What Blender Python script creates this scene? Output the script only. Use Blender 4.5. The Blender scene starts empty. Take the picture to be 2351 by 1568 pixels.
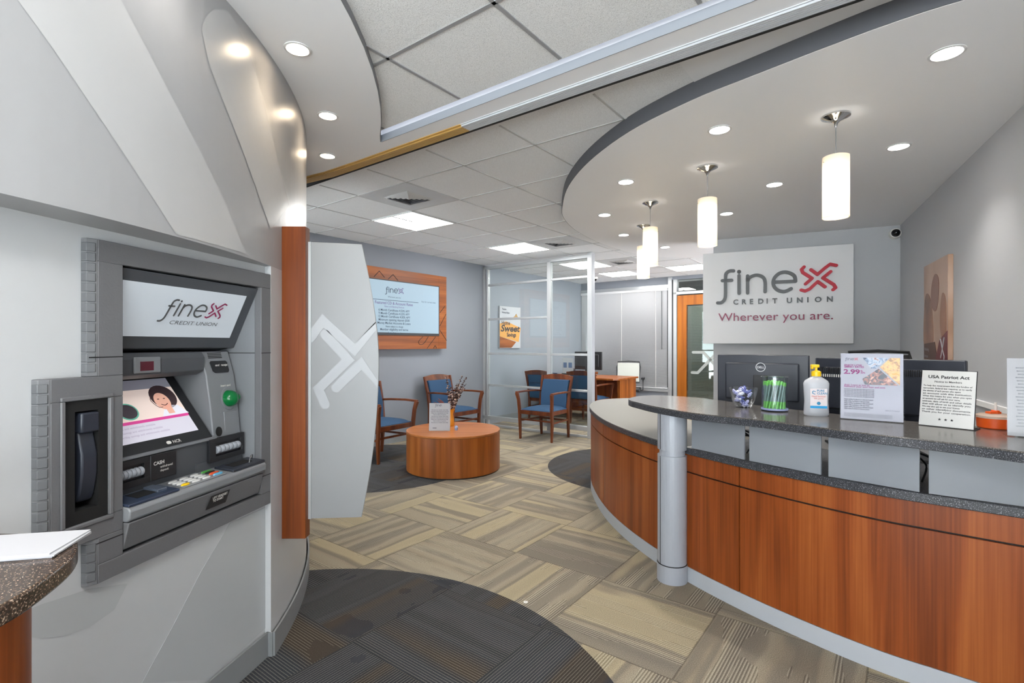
import bpy, bmesh, math, random
from math import sin, cos, pi, radians, atan2, hypot
from mathutils import Vector, Matrix
random.seed(7)
# ------------------------------------------------------------------ camera, world, exposure
SC = bpy.context.scene
COL = SC.collection
F, CX, HZ, H = 1168.0, 1175.5, 790.0, 1.30
cam = bpy.data.cameras.new('camera'); camo = bpy.data.objects.new('camera', cam); COL.objects.link(camo)
cam.sensor_width = 36; cam.lens = 36 * F / 2351; cam.shift_y = (HZ - 784) / 2351; cam.clip_start = .02
camo.location = (0, 0, H); camo.rotation_euler = (pi / 2, 0, 0)
SC.camera = camo
W = bpy.data.worlds.new('world'); SC.world = W; W.use_nodes = True
_n = W.node_tree; _tc = _n.nodes.new('ShaderNodeTexCoord'); _sp = _n.nodes.new('ShaderNodeSeparateXYZ'); _n.links.new(_tc.outputs['Generated'], _sp.inputs[0])
_cr = _n.nodes.new('ShaderNodeValToRGB'); _mr = _n.nodes.new('ShaderNodeMapRange'); _mr.inputs[1].default_value = -1; _mr.inputs[2].default_value = 1
_n.links.new(_sp.outputs[2], _mr.inputs[0]); _n.links.new(_mr.outputs[0], _cr.inputs[0]); _n.links.new(_cr.outputs[0], _n.nodes['Background'].inputs[0])
_cr.color_ramp.elements[0].position = .47; _cr.color_ramp.elements[0].color = (.93, .95, 1, 1)     # lower half made brighter, as added fill for the ceilings
_cr.color_ramp.elements[1].position = .52; _cr.color_ramp.elements[1].color = (.26, .29, .34, 1)    # softer sky
_n.nodes['Background'].inputs[1].default_value = 9.0
SC.view_settings.view_transform = 'Standard'; SC.view_settings.look = 'None'
SC.view_settings.gamma = 1; SC.view_settings.use_curve_mapping = False
SC.view_settings.exposure = 1.08
WARM, NEUT, COOL = (1, .80, .56), (1, .95, .88), (.97, .98, 1)
TROFFER, DOWN_W, PEND_W = 15.0, 19.0, 1.3
ZN, ZF, ZS, ZO = 2.53, 2.565, 2.50, 2.48      # tile ceilings, left bulkhead, oval soffit

# ------------------------------------------------------------------ geometry helpers
def lin(c): return tuple(((x / 255) / 12.92 if x / 255 < .04045 else ((x / 255 + .055) / 1.055) ** 2.4) for x in c)
def at(u, v, z):                                   # point at height z seen at a pixel
    Y = (H - z) * F / (v - HZ); return ((u - CX) / F * Y, Y)
def AB(a, b): return (-.797 * a + .604 * b, .604 * a + .797 * b)
def onpl(u, v, O, ang):                            # local (x, z) on a vertical plane through O with x direction ang
    r = (u - CX) / F; dx, dy = cos(ang), sin(ang)
    t = (r * O[1] - O[0]) / (dx - r * dy); Y = O[1] + t * dy
    return (t, H - (v - HZ) * Y / F)
def catmull(P, n=6, closed=False):
    P = [Vector(p) for p in P]; out = []; N = len(P)
    rng = range(N if closed else N - 1)
    for i in rng:
        if closed: p0, p1, p2, p3 = P[(i - 1) % N], P[i], P[(i + 1) % N], P[(i + 2) % N]
        else: p0, p1, p2, p3 = P[max(i - 1, 0)], P[i], P[i + 1], P[min(i + 2, N - 1)]
        for k in range(n):
            t = k / n
            out.append(.5 * ((2 * p1) + (p2 - p0) * t + (2 * p0 - 5 * p1 + 4 * p2 - p3) * t * t + (3 * p1 - p0 - 3 * p2 + p3) * t ** 3))
    if not closed: out.append(P[-1])
    return out
def offset(P, d):                                  # offset an open 2D polyline to its right by d
    out = []
    for i, p in enumerate(P):
        a = Vector(P[max(i - 1, 0)][:2]); b = Vector(P[min(i + 1, len(P) - 1)][:2]); t = (b - a).normalized()
        out.append(Vector((p[0] + t.y * d, p[1] - t.x * d)))
    return out
def plen(P):
    L = [0]
    for i in range(1, len(P)): L.append(L[-1] + (Vector(P[i]) - Vector(P[i - 1])).length)
    return L
def sub(P, s0, s1):                                # piece of a polyline between arc lengths
    L = plen(P); out = []
    def pt(s):
        for i in range(1, len(P)):
            if L[i] >= s or i == len(P) - 1:
                t = (s - L[i - 1]) / max(L[i] - L[i - 1], 1e-9); return Vector(P[i - 1]).lerp(Vector(P[i]), t)
    out.append(pt(s0))
    for i, l in enumerate(L):
        if s0 + 1e-4 < l < s1 - 1e-4: out.append(Vector(P[i]))
    out.append(pt(s1)); return out

class MB:
    def __init__(s): s.v = []; s.f = []
    def add(s, v, f):
        n = len(s.v); s.v += [tuple(p) for p in v]; s.f += [tuple(i + n for i in q) for q in f]; return s
    def box(s, x0, x1, y0, y1, z0, z1, M=None):
        v = [(x, y, z) for z in (z0, z1) for x, y in ((x0, y0), (x1, y0), (x1, y1), (x0, y1))]
        if M: v = [M @ Vector(p) for p in v]
        return s.add(v, [(3, 2, 1, 0), (4, 5, 6, 7), (0, 1, 5, 4), (1, 2, 6, 5), (2, 3, 7, 6), (3, 0, 4, 7)])
    def prism(s, P, z0, z1):                       # CCW polygon
        n = len(P); A = sum(P[i][0] * P[(i + 1) % n][1] - P[(i + 1) % n][0] * P[i][1] for i in range(n))
        if A < 0: P = P[::-1]
        v = [(p[0], p[1], z0) for p in P] + [(p[0], p[1], z1) for p in P]
        return s.add(v, [tuple(range(n))[::-1], tuple(range(n, 2 * n))] + [(i, (i + 1) % n, n + (i + 1) % n, n + i) for i in range(n)])
    def prismy(s, P, y0, y1):                      # polygon in (x, z), extruded in y
        n = len(P); A = sum(P[i][0] * P[(i + 1) % n][1] - P[(i + 1) % n][0] * P[i][1] for i in range(n))
        if A < 0: P = P[::-1]
        v = [(p[0], y0, p[1]) for p in P] + [(p[0], y1, p[1]) for p in P]
        return s.add(v, [tuple(range(n)), tuple(range(n, 2 * n))[::-1]] + [((i + 1) % n, i, n + i, n + (i + 1) % n) for i in range(n)])
    def prismx(s, P, x0, x1):                      # polygon in (y, z), extruded in x
        n = len(P); A = sum(P[i][0] * P[(i + 1) % n][1] - P[(i + 1) % n][0] * P[i][1] for i in range(n))
        if A < 0: P = P[::-1]
        v = [(x0, p[0], p[1]) for p in P] + [(x1, p[0], p[1]) for p in P]
        return s.add(v, [tuple(range(n))[::-1], tuple(range(n, 2 * n))] + [(i, (i + 1) % n, n + (i + 1) % n, n + i) for i in range(n)])
    def slab(s, P, d, z0, z1):                     # thin wall that follows polyline P, thickness d to its right
        Q = offset(P, d); n = len(P)
        for i in range(n - 1):
            a, b, c, e = P[i], P[i + 1], Q[i + 1], Q[i]
            v = [(p[0], p[1], z) for z in (z0, z1) for p in (e, c, b, a)]
            f = [(3, 2, 1, 0), (4, 5, 6, 7), (0, 1, 5, 4), (2, 3, 7, 6)]
            if i == n - 2: f.append((1, 2, 6, 5))
            if i == 0: f.append((3, 0, 4, 7))
            s.add(v, f)
        return s
    def lathe(s, prof, c=(0, 0, 0), n=28, M=None):
        v = []; f = []
        for r, z in prof:
            for k in range(n):
                p = Vector((c[0] + r * cos(2 * pi * k / n), c[1] + r * sin(2 * pi * k / n), c[2] + z))
                v.append(M @ p if M else p)
        m = len(prof)
        for i in range(m - 1):
            for k in range(n): f.append((i * n + k, i * n + (k + 1) % n, (i + 1) * n + (k + 1) % n, (i + 1) * n + k))
        if prof[0][0] > 1e-6: f.append(tuple(range(n))[::-1])
        if prof[-1][0] > 1e-6: f.append(tuple(range((m - 1) * n, m * n)))
        return s.add(v, f)
    def cyl(s, c, r, z0, z1, n=28): return s.lathe([(r, z0), (r, z1)], c, n)
    def tube(s, P, r, n=8, rs=None):
        P = [Vector(p) for p in P]; v = []; f = []; m = len(P)
        for i, p in enumerate(P):
            t = (P[min(i + 1, m - 1)] - P[max(i - 1, 0)]).normalized()
            up = Vector((0, 0, 1)) if abs(t.z) < .95 else Vector((1, 0, 0))
            a = t.cross(up).normalized(); b = a.cross(t)
            R = rs[i] if rs else r
            for k in range(n): v.append(p + (a * cos(2 * pi * k / n) + b * sin(2 * pi * k / n)) * R)
        for i in range(m - 1):
            for k in range(n): f.append((i * n + (k + 1) % n, i * n + k, (i + 1) * n + k, (i + 1) * n + (k + 1) % n))
        f.append(tuple(range(n))); f.append(tuple(range((m - 1) * n, m * n))[::-1])
        return s.add(v, f)
    def bar(s, P, w, d):                           # rectangular section bar along a path (w across x/y side, d other)
        P = [Vector(p) for p in P]; v = []; f = []; m = len(P)
        for i, p in enumerate(P):
            t = (P[min(i + 1, m - 1)] - P[max(i - 1, 0)]).normalized()
            up = Vector((0, 1, 0)) if abs(t.z) > .6 else Vector((0, 0, 1))
            a = t.cross(up).normalized(); b = a.cross(t)
            ww = w[i] if isinstance(w, (list, tuple)) else w; dd = d[i] if isinstance(d, (list, tuple)) else d
            for x, y in ((-1, -1), (1, -1), (1, 1), (-1, 1)): v.append(p + a * x * ww / 2 + b * y * dd / 2)
        for i in range(m - 1):
            for k in range(4): f.append((i * 4 + k, i * 4 + (k + 1) % 4, (i + 1) * 4 + (k + 1) % 4, (i + 1) * 4 + k))
        f.append((3, 2, 1, 0)); f.append(tuple(range((m - 1) * 4, m * 4)))
        return s.add(v, f)
    def stroke(s, P, w, y0, y1, n=14):             # rounded thick line in the (x, z) plane
        P = [Vector(p) for p in P]
        for a, b in zip(P, P[1:]):
            d = b - a
            if d.length < 1e-7: continue
            q = Vector((-d.y, d.x)).normalized() * w / 2
            s.prismy([a + q, b + q, b - q, a - q], y0, y1)
        for p in P: s.prismy([(p.x + w / 2 * cos(2 * pi * k / n), p.y + w / 2 * sin(2 * pi * k / n)) for k in range(n)], y0 + min(3e-4, (y1 - y0) * .3), y1)
        return s
    def xf(s, M): s.v = [tuple(M @ Vector(p)) for p in s.v]; return s
    def build(s, name, mat, parent=None, bevel=0, smooth=False, seg=2):
        me = bpy.data.meshes.new(name); me.from_pydata(s.v, [], s.f)
        b = bmesh.new(); b.from_mesh(me); bmesh.ops.recalc_face_normals(b, faces=b.faces); b.to_mesh(me); b.free()
        me.materials.append(mat)
        o = bpy.data.objects.new(name, me); COL.objects.link(o)
        if parent: o.parent = parent
        if bevel:
            m = o.modifiers.new('b', 'BEVEL'); m.width = bevel; m.segments = seg; m.limit_method = 'ANGLE'; m.angle_limit = radians(40)
        if smooth or bevel:
            for p in me.polygons: p.use_smooth = True
            try: me.set_sharp_from_angle(angle=radians(38))
            except Exception: pass
        return o
def box(name, mat, x0, x1, y0, y1, z0, z1, parent=None, bevel=0): return MB().box(x0, x1, y0, y1, z0, z1).build(name, mat, parent, bevel)
def thing(name, label, cat, loc=(0, 0, 0), rz=0, group=None):
    o = bpy.data.objects.new(name, None); COL.objects.link(o); o.location = loc; o.rotation_euler = (0, 0, rz); o.empty_display_size = .1
    o['label'] = label; o['category'] = cat
    if group: o['group'] = group
    return o
def tag(o, label, cat, group=None):
    o['label'] = label; o['category'] = cat
    if group: o['group'] = group
    return o
def struct(o): o['kind'] = 'structure'; return o
def copy_tree(o, parent=None):
    c = o.copy(); COL.objects.link(c)
    if parent: c.parent = parent
    for ch in [x for x in bpy.data.objects if x.parent == o]: copy_tree(ch, c)
    return c
_tc = {}
def text(mb, s, x, z, size, y=0, align='LEFT', bold=0, depth=0, shear=0, width=None, flip=False):
    """letters in the (x, z) plane facing -y, added to mb"""
    key = (s, bold, align)
    if key not in _tc:
        c = bpy.data.curves.new('t', 'FONT'); c.body = s; c.size = 1; c.align_x = align; c.resolution_u = 3; c.offset = bold
        o = bpy.data.objects.new('t', c); COL.objects.link(o); bpy.context.view_layer.update()
        me = o.evaluated_get(bpy.context.evaluated_depsgraph_get()).to_mesh()
        _tc[key] = ([tuple(v.co) for v in me.vertices], [tuple(p.vertices) for p in me.polygons])
        bpy.data.objects.remove(o); bpy.data.curves.remove(c)
    V, Fc = _tc[key]
    if not V: return mb
    sx = size
    if width:
        xs = [p[0] for p in V]; sx = width / (max(xs) - min(xs))
    v = [(x + (p[0] + shear * p[1]) * sx, y, z + p[1] * size) for p in V]
    if depth:
        n = len(v); edges = {}
        for q in Fc:
            for i in range(len(q)):
                e = (q[i], q[(i + 1) % len(q)]); edges[e] = 1
        side = [(a, b, b + n, a + n) for a, b in edges if (b, a) not in edges]
        mb.add(v + [(p[0], y + depth, p[2]) for p in v], list(Fc) + side)
    else: mb.add(v, Fc)
    return mb

# ------------------------------------------------------------------ materials
def nm(name):
    m = bpy.data.materials.new(name); m.use_nodes = True; nt = m.node_tree
    return m, nt, nt.nodes['Principled BSDF']
def N(nt, typ, **k):
    n = nt.nodes.new(typ)
    for a, b in k.items():
        if a.startswith('i_'): n.inputs[a[2:].replace('_', ' ')].default_value = b
        else: setattr(n, a, b)
    return n
def plain(name, c, rough=.5, metal=0, noise=0, scale=40, bump=0, spec=.5, emis=0, ec=None, coat=0):
    m, nt, b = nm(name); L = nt.links
    c = lin(c); b.inputs['Base Color'].default_value = (*c, 1); b.inputs['Roughness'].default_value = rough
    b.inputs['Metallic'].default_value = metal; b.inputs['Specular IOR Level'].default_value = spec; b.inputs['Coat Weight'].default_value = coat
    if emis: b.inputs['Emission Color'].default_value = (*(ec or c), 1); b.inputs['Emission Strength'].default_value = emis
    if noise or bump:
        tc = N(nt, 'ShaderNodeTexCoord'); no = N(nt, 'ShaderNodeTexNoise', i_Scale=scale, i_Detail=4.0); L.new(tc.outputs['Object'], no.inputs['Vector'])
        if noise:
            mx = N(nt, 'ShaderNodeMix', data_type='RGBA'); L.new(no.outputs['Fac'], mx.inputs[0])
            mx.inputs[6].default_value = (*[x * (1 - noise) for x in c], 1); mx.inputs[7].default_value = (*[min(1, x * (1 + noise)) for x in c], 1)
            L.new(mx.outputs[2], b.inputs['Base Color'])
        if bump:
            bp = N(nt, 'ShaderNodeBump', i_Strength=bump, i_Distance=.003); L.new(no.outputs['Fac'], bp.inputs['Height']); L.new(bp.outputs[0], b.inputs['Normal'])
    return m
def wood(name, c1, c2, c3, rough=.3, axis='z', sc=1):
    m, nt, b = nm(name); L = nt.links
    tc = N(nt, 'ShaderNodeTexCoord')
    S = {'z': (9, 9, .55), 'x': (.55, 9, 9), 'y': (9, .55, 9)}[axis]
    mp = N(nt, 'ShaderNodeMapping'); mp.inputs['Scale'].default_value = tuple(x * sc for x in S); L.new(tc.outputs['Object'], mp.inputs[0])
    n1 = N(nt, 'ShaderNodeTexNoise', i_Scale=1.0, i_Detail=3.0, i_Distortion=.6); L.new(mp.outputs[0], n1.inputs['Vector'])
    mp2 = N(nt, 'ShaderNodeMapping'); mp2.inputs['Scale'].default_value = tuple(x * sc * (14 if x > 5 else 3) for x in S); L.new(tc.outputs['Object'], mp2.inputs[0])
    n2 = N(nt, 'ShaderNodeTexNoise', i_Scale=1.0, i_Detail=5.0); L.new(mp2.outputs[0], n2.inputs['Vector'])
    ad = N(nt, 'ShaderNodeMath', operation='MULTIPLY_ADD'); L.new(n2.outputs['Fac'], ad.inputs[0]); ad.inputs[1].default_value = .45; 
    sb = N(nt, 'ShaderNodeMath', operation='SUBTRACT'); L.new(n1.outputs['Fac'], sb.inputs[0]); sb.inputs[1].default_value = .22; L.new(sb.outputs[0], ad.inputs[2])
    cr = N(nt, 'ShaderNodeValToRGB'); e = cr.color_ramp.elements
    e[0].position = .3; e[0].color = (*lin(c1), 1); e[1].position = .72; e[1].color = (*lin(c3), 1)
    q = cr.color_ramp.elements.new(.5); q.color = (*lin(c2), 1)
    L.new(ad.outputs[0], cr.inputs[0]); L.new(cr.outputs[0], b.inputs['Base Color'])
    b.inputs['Roughness'].default_value = rough + .06; b.inputs['Specular IOR Level'].default_value = .32; b.inputs['Coat Weight'].default_value = .04; b.inputs['Coat Roughness'].default_value = .2
    return m
def granite(name, base, fleck, fleck2, rough=.22, sc=260):
    m, nt, b = nm(name); L = nt.links; tc = N(nt, 'ShaderNodeTexCoord')
    v = N(nt, 'ShaderNodeTexNoise', i_Scale=float(sc), i_Detail=2.0); L.new(tc.outputs['Object'], v.inputs['Vector'])
    cr = N(nt, 'ShaderNodeValToRGB'); cr.color_ramp.interpolation = 'LINEAR'; e = cr.color_ramp.elements
    e[0].position = .35; e[0].color = (*lin([x * .72 for x in base]), 1); e[1].position = .71; e[1].color = (*lin(fleck), 1)
    for p, c in ((.5, base), (.62, fleck2)): q = e.new(p); q.color = (*lin(c), 1)
    L.new(v.outputs['Fac'], cr.inputs[0]); L.new(cr.outputs[0], b.inputs['Base Color']); b.inputs['Roughness'].default_value = rough
    return m
def glass(name, tint=(.93, .96, .95), refl=.09, rough=.02, fr=.6):
    m, nt, b = nm(name); L = nt.links; nt.nodes.remove(b); out = nt.nodes['Material Output']
    t = N(nt, 'ShaderNodeBsdfTransparent'); t.inputs[0].default_value = (*tint, 1)
    g = N(nt, 'ShaderNodeBsdfGlossy'); g.inputs['Roughness'].default_value = rough
    lw = N(nt, 'ShaderNodeLayerWeight', i_Blend=.25); mt = N(nt, 'ShaderNodeMath', operation='MULTIPLY_ADD'); L.new(lw.outputs['Fresnel'], mt.inputs[0]); mt.inputs[1].default_value = fr; mt.inputs[2].default_value = refl * .5
    mx = N(nt, 'ShaderNodeMixShader'); L.new(mt.outputs[0], mx.inputs[0]); L.new(t.outputs[0], mx.inputs[1]); L.new(g.outputs[0], mx.inputs[2]); L.new(mx.outputs[0], out.inputs[0])
    return m
def frosted(name, c, trans=.5, rough=.35):
    m, nt, b = nm(name); L = nt.links; out = nt.nodes['Material Output']
    b.inputs['Base Color'].default_value = (*lin(c), 1); b.inputs['Roughness'].default_value = rough
    t = N(nt, 'ShaderNodeBsdfTranslucent'); t.inputs[0].default_value = (*lin(c), 1)
    mx = N(nt, 'ShaderNodeMixShader'); mx.inputs[0].default_value = trans; L.new(b.outputs[0], mx.inputs[1]); L.new(t.outputs[0], mx.inputs[2]); L.new(mx.outputs[0], out.inputs[0])
    return m
def emit(name, c, s):
    m, nt, b = nm(name); b.inputs['Base Color'].default_value = (*(c if s < 3 else (.8, .8, .8)), 1); b.inputs['Emission Color'].default_value = (*c, 1); b.inputs['Emission Strength'].default_value = s
    return m
def ceiling_mat(name, a0, b0, c, grid=True):
    m, nt, b = nm(name); L = nt.links; tc = N(nt, 'ShaderNodeTexCoord')
    n1 = N(nt, 'ShaderNodeTexNoise', i_Scale=150.0, i_Detail=5.0, i_Roughness=.7); L.new(tc.outputs['Object'], n1.inputs['Vector'])
    n2 = N(nt, 'ShaderNodeTexNoise', i_Scale=420.0, i_Detail=2.0); L.new(tc.outputs['Object'], n2.inputs['Vector'])
    cr = N(nt, 'ShaderNodeValToRGB'); e = cr.color_ramp.elements; e[0].position = .36; e[0].color = (*lin([x * .86 for x in c]), 1); e[1].position = .5; e[1].color = (*lin(c), 1)
    L.new(n2.outputs['Fac'], cr.inputs[0]); L.new(cr.outputs[0], b.inputs['Base Color'])
    bp = N(nt, 'ShaderNodeBump', i_Strength=.35, i_Distance=.004); L.new(n1.outputs['Fac'], bp.inputs['Height']); L.new(bp.outputs[0], b.inputs['Normal'])
    b.inputs['Roughness'].default_value = .9
    return m
def carpet_mat():
    m, nt, b = nm('carpet_tiles'); L = nt.links; tc = N(nt, 'ShaderNodeTexCoord')
    def math(op, a, bb=None, c=None):
        n = N(nt, 'ShaderNodeMath', operation=op)
        for i, x in enumerate((a, bb, c)):
            if x is None: continue
            if isinstance(x, (int, float)): n.inputs[i].default_value = x
            else: L.new(x, n.inputs[i])
        return n.outputs[0]
    sp = N(nt, 'ShaderNodeSeparateXYZ'); L.new(tc.outputs['Object'], sp.inputs[0]); X, Y = sp.outputs[0], sp.outputs[1]
    a = math('ADD', math('MULTIPLY', X, -.797), math('MULTIPLY', Y, .604)); bb = math('ADD', math('MULTIPLY', X, .604), math('MULTIPLY', Y, .797))
    A = math('DIVIDE', math('SUBTRACT', a, .095), .6); B = math('DIVIDE', math('SUBTRACT', bb, .145), .6)
    fa, fb = math('FLOOR', A), math('FLOOR', B)
    par = math('MODULO', math('ADD', math('ADD', fa, fb), 100), 2)
    ipar = math('SUBTRACT', 1, par)
    s = math('ADD', math('MULTIPLY', a, par), math('MULTIPLY', bb, ipar))      # across the stripes
    t = math('ADD', math('MULTIPLY', bb, par), math('MULTIPLY', a, ipar))      # along
    cid = math('ADD', math('MULTIPLY', fa, 7.31), math('MULTIPLY', fb, 3.77))
    def vec(x, y, z):
        c = N(nt, 'ShaderNodeCombineXYZ')
        for i, q in enumerate((x, y, z)):
            if isinstance(q, (int, float)): c.inputs[i].default_value = q
            else: L.new(q, c.inputs[i])
        return c.outputs[0]
    def noise(vv, sc, det=2.0, dim='3D'):
        n = N(nt, 'ShaderNodeTexNoise', i_Scale=sc, i_Detail=det); L.new(vv, n.inputs['Vector']); return n.outputs['Fac']
    wob = math('MULTIPLY', math('SUBTRACT', noise(vec(math('MULTIPLY', s, 30), math('MULTIPLY', t, 5), cid), 1.0, 1.0), .5), .004)
    sw = math('ADD', s, wob)
    big = noise(vec(math('MULTIPLY', s, 4.6), math('MULTIPLY', t, .05), math('MULTIPLY', cid, 1.7)), 1.0, 1.0)
    soft = noise(vec(math('MULTIPLY', s, 2.2), math('MULTIPLY', t, 2.2), math('ADD', cid, 2.0)), 1.0, 1.0)
    big = math('ADD', big, math('MULTIPLY', math('SUBTRACT', soft, .5), .16))
    fade = noise(vec(math('MULTIPLY', s, 3), math('MULTIPLY', t, 3), math('ADD', cid, 4.0)), 1.0, 2.0)
    grp = noise(vec(math('MULTIPLY', s, 13), math('MULTIPLY', t, 1.6), math('ADD', cid, 9.0)), 1.0, 1.0)
    pile = noise(tc.outputs['Object'], 330.0, 3.0)
    def ramp(f, st, cons=False):
        cr = N(nt, 'ShaderNodeValToRGB'); e = cr.color_ramp.elements
        e[0].position = st[0][0]; e[0].color = (*lin(st[0][1]), 1); e[1].position = st[-1][0]; e[1].color = (*lin(st[-1][1]), 1)
        for p, c in st[1:-1]: q = e.new(p); q.color = (*lin(c), 1)
        L.new(f, cr.inputs[0]); return cr.outputs[0]
    light = ramp(big, [(.33, (118, 111, 101)), (.41, (130, 122, 109)), (.44, (148, 139, 122)), (.50, (142, 132, 115)), (.53, (122, 114, 102)), (.57, (128, 119, 105)), (.60, (160, 148, 123)), (.70, (152, 141, 118))])
    dark = ramp(big, [(.33, (58, 58, 61)), (.41, (52, 54, 57)), (.45, (62, 62, 66)), (.52, (58, 60, 64)), (.55, (55, 55, 58)), (.60, (58, 56, 57)), (.66, (68, 60, 53)), (.72, (64, 58, 53))])
    def circ(cx, cy, r):
        d = math('SQRT', math('ADD', math('POWER', math('SUBTRACT', X, cx), 2), math('POWER', math('SUBTRACT', Y, cy), 2)))
        return math('LESS_THAN', d, r)
    mask = math('MAXIMUM', circ(-.93, 1.57, 1.375), math('MAXIMUM', circ(1.45, 5.35, 1.07), circ(-1.5, 5.5, 1.08)))
    mx = N(nt, 'ShaderNodeMix', data_type='RGBA'); L.new(mask, mx.inputs[0]); L.new(light, mx.inputs[6]); L.new(dark, mx.inputs[7])
    fr = math('FRACT', math('DIVIDE', sw, .0125))
    gm = math('MAXIMUM', math('GREATER_THAN', grp, .52), math('MULTIPLY', mask, math('GREATER_THAN', fade, .42)))
    dl = math('MULTIPLY', math('LESS_THAN', fr, .26), gm)
    ll = math('MULTIPLY', math('MULTIPLY', math('GREATER_THAN', fr, .5), math('LESS_THAN', fr, .72)), gm)
    eA = math('MINIMUM', math('FRACT', A), math('SUBTRACT', 1, math('FRACT', A))); eB = math('MINIMUM', math('FRACT', B), math('SUBTRACT', 1, math('FRACT', B)))
    seam = math('LESS_THAN', math('MINIMUM', eA, eB), .006)
    m1 = N(nt, 'ShaderNodeMix', data_type='RGBA', blend_type='MULTIPLY'); L.new(math('MULTIPLY', math('MAXIMUM', dl, seam), math('SUBTRACT', .62, math('MULTIPLY', mask, .28))), m1.inputs[0]); L.new(mx.outputs[2], m1.inputs[6]); m1.inputs[7].default_value = (.30, .29, .28, 1)
    m2 = N(nt, 'ShaderNodeMix', data_type='RGBA'); L.new(math('MULTIPLY', ll, math('SUBTRACT', .5, math('MULTIPLY', mask, .32))), m2.inputs[0]); L.new(m1.outputs[2], m2.inputs[6]); m2.inputs[7].default_value = (*lin((190, 182, 164)), 1)
    pv = math('MULTIPLY_ADD', pile, 2.4, -.18)
    m3 = N(nt, 'ShaderNodeMix', data_type='RGBA', blend_type='MULTIPLY'); m3.inputs[0].default_value = 1; L.new(m2.outputs[2], m3.inputs[6])
    cc = N(nt, 'ShaderNodeCombineXYZ')
    for i in range(3): L.new(pv, cc.inputs[i])
    L.new(cc.outputs[0], m3.inputs[7]); L.new(m3.outputs[2], b.inputs['Base Color'])
    b.inputs['Roughness'].default_value = .95; b.inputs['Specular IOR Level'].default_value = .1
    bp = N(nt, 'ShaderNodeBump', i_Strength=.5, i_Distance=.004); L.new(pile, bp.inputs['Height']); L.new(bp.outputs[0], b.inputs['Normal'])
    return m
def picture(name, stops, scale=6, rough=.25, dist=1.5):
    m, nt, b = nm(name); L = nt.links; tc = N(nt, 'ShaderNodeTexCoord')
    n = N(nt, 'ShaderNodeTexNoise', i_Scale=scale, i_Detail=3.0, i_Distortion=dist); L.new(tc.outputs['Object'], n.inputs['Vector'])
    cr = N(nt, 'ShaderNodeValToRGB'); e = cr.color_ramp.elements
    e[0].position = .32; e[0].color = (*lin(stops[0]), 1); e[1].position = .68; e[1].color = (*lin(stops[-1]), 1)
    for i, c in enumerate(stops[1:-1]): q = e.new(.32 + .36 * (i + 1) / (len(stops) - 1)); q.color = (*lin(c), 1)
    L.new(n.outputs['Fac'], cr.inputs[0]); L.new(cr.outputs[0], b.inputs['Base Color']); b.inputs['Roughness'].default_value = rough
    return m

M_wallgrey = plain('paint_blue_grey', (134, 138, 146), .6, noise=.02, scale=3, bump=.05)
M_wallsign = plain('paint_mid_grey', (182, 184, 188), .55, noise=.02, scale=3)
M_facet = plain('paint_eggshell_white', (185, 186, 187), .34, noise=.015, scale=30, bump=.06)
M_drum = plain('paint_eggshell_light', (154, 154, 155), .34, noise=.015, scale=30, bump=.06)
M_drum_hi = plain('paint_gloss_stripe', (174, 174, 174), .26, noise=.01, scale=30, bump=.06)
M_white = plain('paint_white', (226, 226, 226), .55)
M_soffit = plain('paint_soffit', (236, 236, 238), .5)
M_dkface = plain('paint_dark_grey', (84, 85, 90), .6)
M_base = plain('vinyl_base_grey', (128, 130, 132), .5, noise=.04, scale=20)
M_tile_n = ceiling_mat('acoustic_tile_near', 0, 0, (238, 238, 238))
M_tile_f = ceiling_mat('acoustic_tile_far', 0, 0, (238, 239, 241))
M_tee = plain('ceiling_grid_white', (190, 190, 190), .5)
M_tee_n = plain('ceiling_grid_grey', (150, 150, 152), .5)
M_carpet = carpet_mat()
M_wood = wood('cherry_panel', (106, 50, 20), (134, 66, 26), (158, 88, 40), .32)
M_woodt = wood('cherry_table', (114, 60, 20), (138, 74, 26), (158, 92, 38), .3)
M_woodx = wood('cherry_frame', (116, 60, 20), (142, 76, 26), (164, 94, 38), .35, 'x')
M_woodpost = wood('cherry_post', (90, 40, 8), (112, 52, 12), (130, 66, 20), .4, 'z', 1.6)
M_chair = wood('cherry_chair', (70, 32, 14), (92, 44, 20), (112, 60, 30), .3)
M_door = wood('honey_door', (122, 64, 8), (146, 80, 12), (160, 94, 20), .4)
M_blue = plain('blue_fabric', (34, 68, 100), .8, noise=.12, scale=300, bump=.2)
M_gr_top = granite('speckled_counter', (88, 84, 80), (150, 146, 140), (104, 100, 96), .16, 300)
M_gr_edge = granite('speckled_counter_edge', (46, 48, 54), (170, 172, 176), (70, 72, 78), .35, 320)
M_gr_brn = granite('speckled_brown', (56, 44, 36), (196, 176, 156), (96, 76, 62), .2, 300)
M_desk = plain('desk_laminate', (104, 101, 95), .5, noise=.05, scale=300)
M_silver = plain('silver_column', (162, 166, 174), .35, .1)
M_kick = plain('grey_kick', (172, 176, 182), .5)
M_black = plain('black_gap', (12, 12, 13), .7)
M_blkpl = plain('black_plastic', (30, 31, 34), .42)
M_navy = plain('dark_plastic', (40, 44, 54), .35)
M_alu = plain('brushed_aluminium', (180, 182, 184), .35, .45)
M_ribs = plain('white_track_ribs', (196, 198, 202), .45, .0)
M_lip_shade = plain('lip_shade', (150, 154, 160), .6)  # shade put into the grey, tones down the window-lit band face
M_edge = plain('paint_edge_grey', (128, 129, 133), .6)
M_track_reflect = plain('track_warm_reflection', (206, 168, 100), .4, .3)  # warm reflection put into the colour of the track's left end
M_chrome = plain('chrome', (200, 200, 200), .08, 1)
M_glass = glass('clear_glass')
M_holder = glass('holder_acrylic', (.98, .98, .98), .012, .05, .06)
M_glassd = glass('door_glass', (.86, .89, .87), .14)
M_frost = frosted('frosted_panel', (156, 161, 168), .3, .12)
M_acryl = frosted('white_acrylic', (156, 157, 158), .25, .3)
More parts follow.
